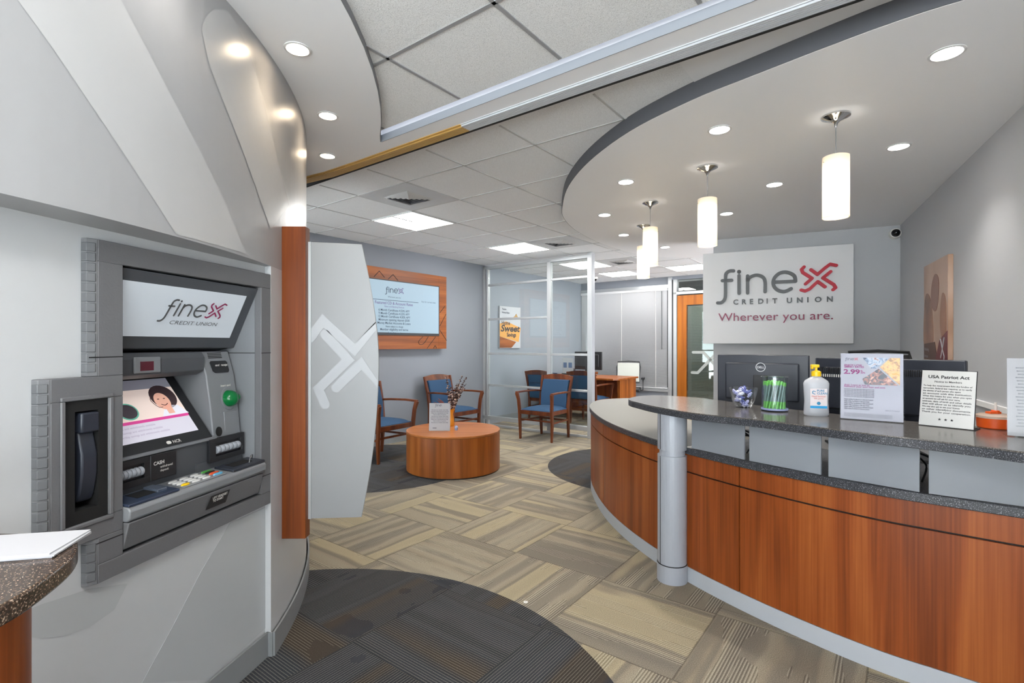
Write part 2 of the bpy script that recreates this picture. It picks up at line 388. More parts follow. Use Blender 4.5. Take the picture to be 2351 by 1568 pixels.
M_print = plain('acrylic_print', (160, 162, 165), .45)
M_atm = plain('machine_grey', (100, 100, 102), .5, noise=.06, scale=180, bump=.12)
M_atm2 = plain('machine_silver', (122, 124, 128), .35, noise=.03, scale=180)
M_atmd = plain('machine_dark', (76, 78, 82), .45)
M_atmf = plain('machine_fascia', (74, 77, 82), .4, .1)
M_rib = plain('machine_rib', (88, 89, 91), .55)
M_green = plain('green_translucent', (4, 96, 44), .1, emis=.02, ec=(0, .5, .15))
M_lit = emit('backlit_white', (.46, .50, .54), .16)
M_logo = plain('logo_grey', (84, 86, 88), .4)
M_pink = plain('logo_crimson', (190, 4, 44), .45)
M_maroon = plain('tagline_maroon', (140, 22, 70), .4)
M_atmpink = plain('logo_plum', (142, 40, 84), .5)
M_board = plain('sign_board_silver', (224, 224, 226), .4, noise=.02, scale=200)
M_screen = emit('tv_screen_glow', (.24, .33, .40), .18)
M_ink = plain('screen_ink', (40, 60, 78), .5)
M_ink2 = plain('screen_plum', (88, 70, 120), .5)
M_paper = plain('paper_white', (178, 178, 182), .5)
M_text = plain('text_grey', (72, 72, 84), .6)
M_textk = plain('text_black', (40, 40, 44), .6)
M_purple = plain('text_magenta', (140, 40, 110), .6)
M_shade = frosted('opal_shade', (250, 244, 232), .55, .3)
M_steel = plain('etched_steel', (196, 196, 194), .28, .6)
M_off = plain('off_white_plastic', (220, 218, 212), .4)
M_blind = plain('blind_slats', (208, 208, 210), .45)
M_dark = plain('dark_grey_matt', (60, 64, 66), .5)  # dark grey for the corridor wall and the blind wand
M_orange = plain('orange_plastic', (226, 88, 24), .4)
M_yellow = plain('yellow_plastic', (236, 192, 10), .35)
M_red = plain('red_key', (220, 84, 44), .4); M_cyan = plain('blue_key', (96, 170, 205), .4); M_grn = plain('green_key', (70, 150, 60), .4)
M_trof = emit('troffer_diffuser', (1, .99, .96), TROFFER)
M_trofw = plain('troffer_frame', (214, 214, 214), .5)

# ------------------------------------------------------------------ the room
box('floor', M_carpet, -5.2, 6.6, -3.4, 12.4, -.06, 0).__setitem__('kind', 'structure')
def ceil(name, mat, P, z0, z1=2.75): return struct(MB().prism(P, z0, z1).build(name, mat))
C0 = (-3.995, 1.88)
def drum(deg, r=3.0): return (C0[0] + r * cos(radians(deg)), C0[1] + r * sin(radians(deg)))
# near tile ceiling, far tile ceiling and the band between them (b = distance along the room axis)
ceil('ceiling', M_tile_n, [AB(9, -8), AB(-8, -8), AB(-8, 1.88), AB(9, 1.88)], ZN)
ceil('ceiling.001', M_tile_f, [AB(9, 2.11), AB(.78, 2.11), AB(.78, 2.6), AB(-8, 2.6), AB(-8, 13), AB(9, 13)], ZF)
ceil('ceiling.002', M_soffit, [AB(.78, 2.11), AB(-8, 2.11), AB(-8, 2.6), AB(.78, 2.6)], ZF - .004)
# gypsum band and crescent bulkhead over the curved wall
arc = [drum(d, 3.40) for d in range(-75, 20, 3)] + [drum(19.6, 3.41)]
corner = at(877, 326, ZS)
P = [Vector(p) for p in arc] + [Vector(AB(1.6, 1.89))][:0]
P = P + [Vector(corner), Vector(AB(-7, 1.89)), Vector(AB(-7, 2.05)), Vector(AB(4.2, 2.05)), Vector(drum(45, 2.8)), Vector(drum(20, 2.6)), Vector(drum(-75, 2.6))]
struct(MB().prism(P, ZS, 2.74).build('trim_1', M_soffit))
struct(MB().slab([Vector(p) for p in arc] + [Vector(corner)], .004, ZS + .001, ZN + .01).build('trim_2', M_edge))
# ribbed security-grille track under the edge of the band
m = MB(); g = MB()
for k in range(6):
    b0 = 2.047 + k * .0125
    m.prism([AB(1.9, b0), AB(-7, b0), AB(-7, b0 + .008), AB(1.9, b0 + .008)], ZS - .012, ZS + .2)
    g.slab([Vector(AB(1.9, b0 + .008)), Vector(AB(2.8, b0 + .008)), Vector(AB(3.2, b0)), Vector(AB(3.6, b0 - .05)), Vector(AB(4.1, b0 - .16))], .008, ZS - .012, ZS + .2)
m.prism([AB(1.9, 2.04), AB(-7, 2.04), AB(-7, 2.118), AB(1.9, 2.118)], ZS - .004, ZS + .2)
struct(m.build('trim_3', M_ribs))
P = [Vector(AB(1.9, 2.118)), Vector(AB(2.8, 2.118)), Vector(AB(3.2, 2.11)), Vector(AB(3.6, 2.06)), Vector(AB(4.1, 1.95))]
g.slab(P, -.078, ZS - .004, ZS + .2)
struct(g.build('trim_4', M_track_reflect))
struct(MB().prism([AB(4.2, 2.118), AB(-7, 2.118), AB(-7, 2.133), AB(4.2, 2.133)], ZS - .014, 2.7).build('trim_5', M_black))
struct(MB().prism([Vector(corner) - Vector((.604, .797)) * .004, AB(-7, 1.886), AB(-7, 1.89), Vector(corner)], ZS - .001, ZN + .01).build('trim_12', M_lip_shade))
# suspended grid
m = MB(); mn = MB()
def tee(mb, a0, b0, a1, b1, z, w):
    p, q = Vector(AB(a0, b0)), Vector(AB(a1, b1)); t = (q - p).normalized(); n = Vector((-t.y, t.x)) * w / 2
    mb.prism([p + n, q + n, q - n, p - n], z - .004, z + .01)
for k in range(-1, 7): tee(m, 1.834 + .61 * k - (.0 if k >= 0 else 0), 2.3, 1.834 + .61 * k, 12, ZF, .012)
for k in range(0, 16): tee(m, .78, 2.659 + .61 * k if k else 2.659, 6.2, 2.659 + .61 * k, ZF, .012)
for k in range(-3, 5): tee(m, -.6 - .61 * k if k < 0 else -.6, 5, -.6, 12, ZF, .012) if k == 0 else None
for k in range(1, 7): tee(m, .6 - .61 * k, 6.5, .6 - .61 * k, 12, ZF, .012)
for k in range(-2, 6): tee(mn, 1.157 + .59 * k, -7, 1.157 + .59 * k, 1.87, ZN, .016)
for k in range(-12, 1): tee(mn, -6, 1.42 + .59 * k, 6, 1.42 + .59 * k, ZN, .016)
struct(m.build('trim_6', M_tee)); struct(mn.build('trim_7', M_tee_n))
# oval soffit over the reception desk
Q = [(2216, 0), (2049, 53), (1910, 104), (1724, 176), (1585, 232), (1446, 302), (1353, 371), (1306, 427), (1292.5, 469), (1295, 501), (1330, 534), (1399, 566), (1483, 587), (1585, 592)]
oval = [(4.2, .75), (3.0, 1.02), (2.3, 1.32), (1.86, 1.56)] + [at(u, v, ZO) for u, v in Q] + [(3.2, 7.0), (4.6, 6.6), (5.4, 6.0)]
oc = catmull(oval, 5)
struct(MB().prism([tuple(p) for p in oc] + [(6.2, 4), (6.2, 0.4)], ZO, 2.72).build('ceiling.003', M_soffit))
struct(MB().slab(oc[::-1], .004, ZO + .001, 2.6).build('trim_8', M_dkface))
# curved wall on the left with its flat niche
KR = atan2(2.12 - C0[1], -1.005 - C0[0]); KD = math.degrees(KR)
FA = atan2(.982, .189); FN = Vector((.982, -.189)); M_fstripe = plain('paint_niche_stripe', (173, 175, 176), .3)
FO = Vector((-1.005, 2.12)) - FN * .027; FE = Vector((-1.308, .548)) - FN * .027
ED = math.degrees(atan2(.548 - C0[1], -1.308 - C0[0]))
up = [drum(-75 + i * (75 + 38) / 72) for i in range(73)]
right = [drum(KD + i * (38 - KD) / 40) for i in range(41)]
DEND = 38
left_ = [drum(-75 + i * (75 + ED) / 30) for i in range(31)]
ZC = 1.625
m = MB(); m.slab([Vector(p) for p in up][::-1], -.0, ZC, 2.6) if False else None
def wallstrip(mb, P, z0, z1, th=.12):
    n = len(P)
    for i in range(n - 1):
        a, b = Vector(P[i]), Vector(P[i + 1])
        ca = (a - Vector(C0)).normalized() * -th; cb = (b - Vector(C0)).normalized() * -th
        v = [(p[0], p[1], z) for z in (z0, z1) for p in (a, b, b + cb, a + ca)]
        mb.add(v, [(3, 2, 1, 0), (4, 5, 6, 7), (0, 1, 5, 4), (2, 3, 7, 6)])
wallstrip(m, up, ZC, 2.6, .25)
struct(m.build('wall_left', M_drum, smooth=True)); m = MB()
wallstrip(m, right, 0, ZC); wallstrip(m, left_, 0, ZC)
def nwall(s0, s1, z0, z1):
    p, q = FO + Vector((cos(FA), sin(FA))) * s0, FO + Vector((cos(FA), sin(FA))) * s1
    m.prism([p, q, q - FN * .10, p - FN * .10], z0, z1)
sE = -(FO - FE).length
nwall(sE, -.85, 0, ZC); nwall(-.85, 0, 0, .66); nwall(-.85, 0, 1.56, ZC); nwall(-.85, -.69, 1.18, 1.56); nwall(-.85, -.69, .66, .79); nwall(-.69, -.655, .66, 1.56); nwall(-.04, 0, .66, 1.56)
m.prism([drum(KD), FO, FO - FN * .1, drum(KD + 1)], 0, ZC)
m.prism([drum(ED), FE, FE - FN * .1, drum(ED - 1)], 0, ZC)
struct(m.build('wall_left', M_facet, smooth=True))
m = MB(); rp = [Vector(drum(KD + i * (38 - KD) / 40, 3.008)) for i in range(41)]
m.slab([FO + FN * .01, FE + FN * .01][::-1], .008, 0, .1)
m.slab(rp, .008, 0, .1); m.slab([Vector(drum(-75 + i * (75 + ED) / 30, 3.008)) for i in range(31)], .008, 0, .1)
m.slab([FO + FN * .012, rp[0]], .006, 0, .1)
struct(m.build('baseboard_left', M_base))
# painted stripes of the giant emblem on the curved wall (another paint, 1.5 mm proud)
def on_drum(u, v):
    r = (u - CX) / F; R = 3.0015                    # ray x = r*y
    A = r * r + 1; B = -2 * (r * C0[0] + C0[1]); C = C0[0] ** 2 + C0[1] ** 2 - R * R
    D = max(B * B - 4 * A * C, 0); y = (-B - math.sqrt(D)) / (2 * A); 
    return math.degrees(atan2(y - C0[1], r * y - C0[0])), H - (v - HZ) * y / F
def drum_patch(P):
    Q2 = [on_drum(*p) for p in P]; mb = MB()
    n = len(Q2) // 2; Lf = Q2[:n]; Rt = Q2[n:][::-1]       # two edges running top to bottom
    for i in range(n - 1):
        for k in range(8):
            def pt(e, j):
                d0 = Lf[e][0] + (Rt[e][0] - Lf[e][0]) * j / 8; z = Lf[e][1] + (Rt[e][1] - Lf[e][1]) * j / 8
                return (*drum(d0, 3.0015), min(z, ZS - .002))
            mb.add([pt(i, k), pt(i + 1, k), pt(i + 1, k + 1), pt(i, k + 1)], [(0, 1, 2, 3)])
    return mb
def dense(P, n=8):
    return [tuple(p) for p in catmull([(a, b) for a, b in P], n)]
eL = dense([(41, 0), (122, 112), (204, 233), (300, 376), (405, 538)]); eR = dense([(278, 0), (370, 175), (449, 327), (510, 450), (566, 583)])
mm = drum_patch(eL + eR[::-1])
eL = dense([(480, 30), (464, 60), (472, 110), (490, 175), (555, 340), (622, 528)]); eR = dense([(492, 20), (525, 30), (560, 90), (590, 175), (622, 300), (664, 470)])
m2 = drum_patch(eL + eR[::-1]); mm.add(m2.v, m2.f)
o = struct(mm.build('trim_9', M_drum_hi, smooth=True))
def fpx(u, v, d=0):                                # niche-plane local coords (x along wall, z)
    O2 = Vector((-1.005, 2.12)) - FN * d; return onpl(u, v, O2, FA)
FM = Matrix.Translation((-1.005, 2.12, 0)) @ Matrix.Rotation(FA, 4, 'Z')
m = MB()
Pz = [fpx(u, v, .027) for u, v in ((222, 1568), (300, 1470), (390, 1310), (528, 1205), (616, 1165), (616, 1455), (480, 1568), (350, 1568))]
m.prismy([fpx(u, v, .027) for u, v in ((325, 1568), (395, 1440), (462, 1310), (528, 1200), (619, 1160), (619, 1433), (480, 1560))], .0258, .0268)
m.prismy([fpx(u, v, .027) for u, v in ((62, 1400), (100, 1385), (205, 1352), (292, 1340), (262, 1400), (205, 1440), (150, 1460), (95, 1466), (62, 1462))], .0258, .0268)
struct(m.xf(FM).build('trim_10', M_fstripe))

RA = atan2(.797, .604); RB = atan2(-.604, .797)     # tv wall, partition wall directions
aT, bP, bB = 5.30, 6.25, 9.40
def wallAB(name, mat, a0, b0, a1, b1, th, z0=0, z1=2.6):
    p, q = Vector(AB(a0, b0)), Vector(AB(a1, b1)); t = (q - p).normalized(); n = Vector((-t.y, t.x)) * th
    return struct(MB().prism([p, q, q + n, p + n], z0, z1).build(name, mat))
wallAB('wall_far_left', M_wallgrey, aT, 1.2, aT, bB + .2, .12)
wallAB('baseboard_far_left', M_base, aT - .012, 1.2, aT - .012, bB, .012, 0, .11)
# far wall: low wall, window with blind, door
DX = [onpl(u, 700, AB(aT, bB), RB)[0] for u in (1332, 1541, 1547, 1640)]
x_b1, x_post, x_door = DX[1], DX[2], DX[2]
FWM = Matrix.Translation((*AB(aT, bB), 0)) @ Matrix.Rotation(RB, 4, 'Z')
m = MB().box(0, x_b1, 0, .12, 0, .42).box(0, x_b1, 0, .12, 2.40, 2.6).box(x_door + 1.15, 7, 0, .12, 0, 2.6).box(x_b1, x_door + 1.15, 0, .12, 2.5, 2.6)
struct(m.xf(FWM).build('wall_far', M_wallgrey))
w2 = struct(bpy.data.objects.new('window_2', None)); COL.objects.link(w2); w2.location = (*AB(aT, bB), 0); w2.rotation_euler = (0, 0, RB)
MB().box(0, x_b1, -.02, .1, 2.36, 2.42).box(0, x_b1, -.03, .1, .40, .45).box(x_b1 - .05, x_b1 + .02, -.03, .1, 0, 2.55).build('window_frame', M_alu, w2)
MB().box(0, x_b1, .05, .056, .45, 2.36).build('pane', M_glassd, w2)
bl = thing('venetian_blind', 'closed pale grey slatted blind covering the far office window', 'blind', (*AB(aT, bB), 0), RB)
m = MB(); x1 = x_b1 - .07; nsl = 84
for i in range(nsl):
    z = .50 + (2.30 - .50) * i / (nsl - 1); m.add([(.02, -.008, z - .010), (x1, -.008, z - .010), (x1, -.026, z + .011), (.02, -.026, z + .011)], [(0, 1, 2, 3)])
m.build('slats', M_blind, bl)
MB().box(.01, x1 + .01, -.04, .0, 2.31, 2.355).build('head_rail', M_blind, bl); MB().box(.01, x1 + .01, -.03, -.005, .462, .482).build('bottom_rail', M_blind, bl)
m = MB()
for k in (.12, .5, .88): m.box(x1 * k, x1 * k + .006, -.031, -.028, .48, 2.31)
m.build('ladder_tape', M_off, bl); MB().box(x1 - .1, x1 - .09, -.05, -.04, 1.2, 2.3).build('wand', M_dark, bl)
# wooden glazed door
dr = struct(bpy.data.objects.new('door_1', None)); COL.objects.link(dr); dr.location = (*AB(aT, bB), 0); dr.rotation_euler = (0, 0, RB)
x0 = x_door; MB().box(x0, x0 + .06, -.03, .1, 0, 2.50).box(x0, x0 + 1.15, -.03, .1, 2.22, 2.27).build('metal_frame', M_alu, dr)
MB().box(x0 + .07, x0 + .24, -.01, .05, 0, 2.20).box(x0 + .24, x0 + 1.1, -.01, .05, 2.02, 2.20).box(x0 + .24, x0 + 1.1, -.01, .05, 0, .3).box(x0 + .95, x0 + 1.1, -.01, .05, .3, 2.02).build('door_leaf', M_door, dr)
MB().box(x0 + .24, x0 + .95, -.004, .0, .3, 2.02).build('pane', M_glassd, dr)
MB().box(x0 + .06, x0 + 1.15, .03, .036, 2.27, 2.5).build('transom_pane', M_glassd, dr)
m = MB()
for i in range(60): z = .32 + i * .028; m.add([(x0 + .25, .022, z), (x0 + .95, .022, z), (x0 + .95, .012, z + .026), (x0 + .25, .012, z + .026)], [(0, 1, 2, 3)])
m.build('door_blind', plain('door_blind_grey', (150, 153, 146), .6), dr)
bx = MB(); lx = x0 + .26
for Ps in ([(.1, 1.15), (.28, 1.15), (.62, .78), (.68, .70)], [(.62, 1.15), (.52, 1.15), (.18, .78), (.08, .78)]):
    bx.stroke([(lx + p[0], p[1]) for p in Ps], .05, -.0075, -.0045)
bx.build('frosted_emblem', plain('etched_glass', (150, 154, 150), .5), dr)
MB().tube([(x0 + .98, -.06, .95), (x0 + .98, -.06, 1.25)], .01).build('door_handle', M_alu, dr)
# dim corridor beyond the far wall
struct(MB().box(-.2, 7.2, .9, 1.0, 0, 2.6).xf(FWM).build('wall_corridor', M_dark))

# sign wall and right wall
SO = Vector(at(1638, 551, ZO)); SE = Vector(at(2067, 517, ZO)); SA = atan2(SE.y - SO.y, SE.x - SO.x)
SL = (SE - SO).length
SM = Matrix.Translation((SO.x, SO.y, 0)) @ Matrix.Rotation(SA, 4, 'Z')
struct(MB().box(0, SL + .3, 0, .16, 0, 2.6).xf(SM).build('wall_sign', M_wallsign))
RD = Vector((2.521 - SE.x, 2.505 - SE.y)).normalized(); RAng = atan2(RD.y, RD.x); RLEN = 7.0
RM = Matrix.Translation((SE.x, SE.y, 0)) @ Matrix.Rotation(RAng, 4, 'Z')
struct(MB().box(-.1, RLEN, 0, .12, 0, 2.6).xf(RM).build('wall_right', M_wallsign))
struct(MB().box(.02, RLEN, -.02, 0, .935, .965).xf(RM).build('trim_11', M_white))
struct(MB().box(.02, RLEN, -.012, 0, 0, .1).xf(RM).build('baseboard_right', M_base))
# behind the camera: unseen wall, with wide glazing added to let fill light in
struct(MB().box(-5.2, 6.6, -3.4, -3.25, 2.5, 2.6).box(-5.2, -3.6, -3.4, -3.25, 0, 2.5).box(4.4, 6.6, -3.4, -3.25, 0, 2.5).build('wall_back', M_white))
w3 = struct(bpy.data.objects.new('fill_window_back', None)); COL.objects.link(w3)
m = MB()
for x in (-3.6, -2.0, -.4, 1.2, 2.8, 4.34): m.box(x, x + .06, -3.38, -3.28, .0, 2.5)
m.box(-3.6, 4.4, -3.38, -3.28, .0, .05).box(-3.6, 4.4, -3.38, -3.28, 2.45, 2.5).build('window_frame', M_alu, w3)
MB().box(-3.6, 4.4, -3.335, -3.33, .05, 2.45).build('pane', M_glass, w3)

# unseen glazing between the curved wall and far-left wall, added for fill light
p4, q4 = Vector(drum(38, 2.9)), Vector(AB(aT, 1.2)); a4 = atan2(q4.y - p4.y, q4.x - p4.x); l4 = (q4 - p4).length
w4 = struct(bpy.data.objects.new('fill_window_side', None)); COL.objects.link(w4); w4.location = (*p4, 0); w4.rotation_euler = (0, 0, a4)
m = MB().box(0, l4, -.03, .03, 0, .06).box(0, l4, -.03, .03, 2.4, 2.5)
for k in range(4): m.box(l4 * k / 3 - .03, l4 * k / 3 + .03, -.03, .03, .06, 2.4)
m.build('window_frame', M_alu, w4); MB().box(0, l4, -.003, .003, .06, 2.4).build('pane', M_glass, w4)

# ------------------------------------------------------------------ glazed partition (window_1)
w1 = struct(bpy.data.objects.new('window_1', None)); COL.objects.link(w1); w1.location = (*AB(aT, bP), 0); w1.rotation_euler = (0, 0, RB)
PX = [onpl(u, 700, AB(aT, bP), RB)[0] for u in (1116, 1262, 1357)]
zs = [onpl(1116, v, AB(aT, bP), RB)[1] for v in (656, 733.6, 811.4, 883.3)]
m = MB()
m.box(.0, .05, -.03, .03, 0, 2.54).box(.07, .10, -.03, .03, 0, 2.54)
m.box(PX[1] - .03, PX[1] + .03, -.03, .03, .04, 2.52)
m.box(PX[2] - .035, PX[2] + .035, -.045, .045, 0, 2.56)
m.box(0, PX[2], -.03, .03, 2.49, 2.54).box(0, PX[2], -.03, .03, .10, .16).box(0, PX[2], -.02, .02, 0, .03)
m.build('metal_frame', M_alu, w1, .003)
m = MB()
for i, z in enumerate(zs):
    m.box(.1, PX[1] - .03, -.02, .02, z - .016, z + .016)
    if i != 1: m.box(PX[1] + .03, PX[2] - .03, -.02, .02, z - .016, z + .016)
m.build('transom', M_alu, w1, .003)
for a0, a1 in ((.1, PX[1] - .03), (PX[1] + .03, PX[2] - .035)): MB().box(a0, a1, -.004, .004, .16, 2.49).build('pane', M_glass, w1)

# ------------------------------------------------------------------ logo geometry (in board crop pixels, 105..1150 x 229..893)
def logo(letters, cross, X, Y, S, y0, y1, shear=0, w=1.0):
    def T(p): return (X + (p[0] - 613) * S + shear * (480 - p[1]) * S, Y - (p[1] - 480) * S)
    L1 = [[(322, 378), (292, 378), (268, 395), (262, 430), (262, 560), (255, 605), (232, 630), (203, 632)], [(238, 453), (308, 453)], [(362, 418), (362, 560)],
          [(424, 560), (424, 425)], [(424, 470), (440, 438), (488, 422), (532, 440), (549, 480), (549, 555)],
          [(618, 484), (758, 484), (748, 440), (700, 412), (650, 416), (612, 455), (607, 505), (634, 545), (682, 560), (728, 540)]]
    for i, P in enumerate(L1):
        q = catmull([(*T(p),) for p in P], 5) if len(P) > 2 and i != 5 else [T(p) for p in P]
        if i == 5: q = [T(P[0])] + catmull([T(p) for p in P[1:]], 5)
        letters.stroke(q, 25 * S * w, y0, y1)
    c = T((362, 388)); letters.stroke([c, (c[0] + 1e-4, c[1])], 30 * S * w, y0, y1)
    L2 = [[(815, 378), (798, 396), (806, 420), (868, 468), (825, 508)], [(1024, 380), (985, 368), (950, 396), (904, 440), (860, 402)],
          [(988, 424), (938, 468), (1008, 522), (1020, 545), (1004, 560)], [(952, 536), (905, 494), (852, 548), (822, 562), (796, 553)]]
    for P in L2:
        q = [T(p) for p in P]; cross.stroke(q, 23 * S * w, y0, y1)
# ------------------------------------------------------------------ wall sign
sg = thing('wall_sign_board', 'large silver wall board with raised grey and crimson lettering', 'sign', (SO.x, SO.y, 0), SA)
bx0, bz1 = onpl(1615, 590, SO, SA); bx1, _ = onpl(1957, 560, SO, SA)
bz0, bz1 = 1.305, onpl(1957, 562, SO + Vector((-.4223, -.9065)) * .0, SA)[1]
MB().box(bx0, bx1, -.07, -.04, bz0, bz1).build('board', M_board, sg, .003)
MB().box(.05, bx1 - .1, -.04, 0, bz0 + .1, bz1 - .1).build('spacer', M_white, sg)
S = (bx1 - bx0) / 1045; lm, cm = MB(), MB(); XC = (bx0 + bx1) / 2; ZC2 = bz1 - (480 - 229) * S * 1.02
logo(lm, cm, XC, ZC2, S, -.095, -.07)
for ch_, px_ in zip('CREDITUNION', (318, 380, 437, 497, 556, 600, 697, 765, 834, 885, 962)): text(lm, ch_, XC + (px_ - 613) * S, ZC2 - 168 * S, 56 * S, -.085, 'LEFT', .022, .015)
lm.build('raised_lettering', M_logo, sg); cm.build('raised_emblem', M_pink, sg)
tm = MB(); text(tm, 'Wherever you are.', XC - 405 * S, ZC2 - 300 * S, 92 * S, -.085, 'LEFT', -.004, .015, width=795 * S); tm.build('tagline', M_maroon, sg)

# ------------------------------------------------------------------ television in wooden frame
tv = thing('framed_television', 'wall television in a wide cherry wood surround, showing account notices', 'television', (*AB(aT, 0), 0), RA)
m = MB().box(3.80, 3.99, -.10, 0, 1.29, 2.36).box(5.10, 5.30, -.10, 0, 1.29, 2.36).box(3.99, 5.10, -.10, 0, 1.29, 1.50).box(3.99, 5.10, -.10, 0, 2.18, 2.36)
tx1, tz1 = onpl(1024, 633, AB(aT, 0), RA); 
tvl, tvr = onpl(700, 700, AB(aT - .1, 0), RA)[0], onpl(1025, 700, AB(aT - .1, 0), RA)[0]
scr = onpl(1007, 700, AB(aT - .1, 0), RA)[0]; zt = onpl(1025, 636, AB(aT - .1, 0), RA)[1]; zb = onpl(1025, 800.5, AB(aT - .1, 0), RA)[1]
szt = onpl(1007, 657.5, AB(aT - .1, 0), RA)[1]; szb = onpl(1007, 771, AB(aT - .1, 0), RA)[1]
fl = scr - 1.24; ol = fl - (tvr - scr)
m = MB().box(ol, fl, -.10, 0, zb, zt).box(scr, tvr, -.10, 0, zb, zt).box(fl, scr, -.10, 0, zb, szb).box(fl, scr, -.10, 0, szt, zt)
m.build('wood_surround', M_woodx, tv, .002)
MB().box(fl, scr, -.115, -.02, szb, szt).build('bezel', M_blkpl, tv)
MB().box(fl + .015, scr - .015, -.117, -.115, szb + .03, szt - .012).build('screen', M_screen, tv)
g = MB()
g.stroke([(tvr, zb + .12), (tvr - .13, zb + .26)], .006, -.103, -.099).stroke([(tvr - .01, zb + .50), (tvr - .13, zb + .33)], .006, -.103, -.099).stroke([(tvr - .03, zt - .42), (tvr - .13, zt - .52)], .006, -.103, -.099)
g.stroke(catmull([(scr - .30, zb + .17), (scr - .38, zb + .10), (scr - .35, zb + .06), (scr - .28, zb + .08), (scr - .2, zb + .17)]), .006, -.103, -.099)
g.stroke([(scr - .22, zb + .01), (scr - .06, zb + .17)], .006, -.103, -.099).stroke([(scr - .1, zb + .01), (scr - .07, zb + .045), (scr - .04, zb + .01)], .006, -.103, -.099)
g.stroke([(fl + .28, szt + .03), (fl + .2, szt + .1), (fl + .12, szt + .02)], .006, -.103, -.099).stroke([(fl + .34, szt + .01), (fl + .42, szt + .08), (fl + .5, szt + .01)], .006, -.103, -.099)
g.build('carved_line', M_black, tv)
sw = scr - fl; lm, cm = MB(), MB(); xc = fl + .43
logo(lm, cm, xc, szt - .13, .00036, -.119, -.117, w=.9)
text(lm, 'Wherever you are.', xc, szt - .225, .028, -.118, 'CENTER')
lm.box(fl + .06, fl + .84, -.119, -.117, szt - .262, szt - .256)
for i, s in enumerate(('6 Month Certificate 4.50% APY', '9 Month Certificate 4.25% APY', '12 Month Certificate 4.00% APY', 'Minimum opening deposit $500', 'Money Market Accounts & Loans', 'Rates subject to change', 'Member eligibility and terms', 'Federally insured')):
    text(lm, s, xc, szt - .40 - i * .041, .04 if i not in (5, 7) else .03, -.118, 'CENTER', .012)
text(lm, 'Scan for current rates', fl + 1.03, szt - .25, .03, -.118, 'CENTER')
lm.build('screen_text', M_ink, tv)
text(cm, 'Featured CD & Account Rates', xc, szt - .312, .05, -.118, 'CENTER', .01); text(cm, 'Rates and Banking Notices', xc, szt - .35, .03, -.118, 'CENTER')
cm.build('screen_heading', M_ink2, tv)

# ------------------------------------------------------------------ poster in the office
def poster(nm_, label, O, ang, x0, x1, z0, z1, mat):
    p = thing(nm_, label, 'poster', (O[0], O[1], 0), ang); MB().box(x0, x1, -.03, 0, z0, z1).build('panel', mat, p, .002); return p
px0, pz1 = onpl(1144, 702, AB(aT, 0), RA); px1, pz0 = onpl(1192, 799, AB(aT, 0), RA)
po = poster('wall_poster', 'cream poster with a brown hand-lettered panel, hanging behind the glass partition', AB(aT, 0), RA, px0, px1, pz0, pz1, M_paper)
w, h = px1 - px0, pz1 - pz0; X = lambda a: px0 + a * w; Z = lambda a: pz1 - a * h
MB().prismy([(X(0), Z(.42)), (X(.3), Z(.36)), (X(1), Z(.5)), (X(.9), Z(.85)), (X(0), Z(.72))], -.032, -.03).build('brown_panel', plain('kraft', (210, 150, 70), .6), po)
MB().prismy([(X(0), Z(.72)), (X(.78), Z(.85)), (X(.55), Z(.99)), (X(.0), Z(.99))], -.032, -.03).build('wood_image', M_woodx, po)
m = MB(); text(m, 'Home', X(.08), Z(.44), h * .13, -.034, bold=.02); text(m, 'Sweet', X(.03), Z(.60), h * .22, -.034, 'LEFT', .03, width=w * .9, shear=.2); text(m, 'Savings', X(.32), Z(.72), h * .13, -.034, 'LEFT', .03); m.build('lettering', M_textk, po)
m = MB(); text(m, "You're", X(.1), Z(.09), h * .06, -.034, bold=.02); text(m, 'Home Now', X(.1), Z(.17), h * .06, -.034, bold=.02); m.build('caption', M_text, po)
m = MB()
for k in range(5): m.stroke([(X(.62 + .07 * k), Z(.28)), (X(.78), Z(.2 - .02 * (k % 2)))], h * .035, -.034, -.03)
m.build('illustration', plain('ochre_print', (190, 150, 90), .6), po)
# poster on the right wall
qx0, qz1 = onpl(2132, 612, SE, RAng); qx1, _ = onpl(2189, 588, SE, RAng)
qb = 1.165
po = poster('wall_poster', 'tan and brown photo poster on the right-hand wall beside the lettered board', SE, RAng, qx0, qx1, qb, qz1, picture('photo_tan', ((150, 112, 88), (170, 134, 110), (184, 152, 130), (196, 166, 146)), 1.6, .3, .3))
w, h = qx1 - qx0, qz1 - qb; X = lambda a: qx0 + a * w; Z = lambda a: qz1 - a * h
MB().prismy(catmull([(X(.02), Z(.45)), (X(.12), Z(.30)), (X(.3), Z(.36)), (X(.42), Z(.6)), (X(.40), Z(.84)), (X(.02), Z(.84))], 5, True), -.0315, -.03).build('sleeve_print', picture('photo_sleeve', ((96, 62, 44), (130, 86, 60), (156, 110, 80)), 4, .3, .5), po)
MB().prismy(catmull([(X(.34), Z(.42)), (X(.36), Z(.24)), (X(.50), Z(.13)), (X(.66), Z(.20)), (X(.64), Z(.40)), (X(.52), Z(.50))], 5, True), -.0318, -.03).build('face_print', plain('photo_face', (140, 92, 68), .3), po)
MB().prismy(catmull([(X(.72), Z(.5)), (X(.80), Z(.34)), (X(.93), Z(.42)), (X(.94), Z(.7)), (X(.84), Z(.80)), (X(.72), Z(.68))], 5, True), -.0318, -.03).build('hand_print', plain('photo_hand', (150, 98, 62), .3), po)
MB().prismy([(X(.02), Z(.82)), (X(.5), Z(.80)), (X(.62), Z(.98)), (X(.02), Z(.98))], -.0325, -.03).build('dark_band', plain('photo_brown', (84, 50, 34), .4), po)
MB().prismy([(X(.52), Z(.995)), (X(.70), Z(.78)), (X(.99), Z(.70)), (X(.99), Z(.995))], -.033, -.03).build('maroon_corner', plain('maroon_print', (104, 34, 38), .4), po)
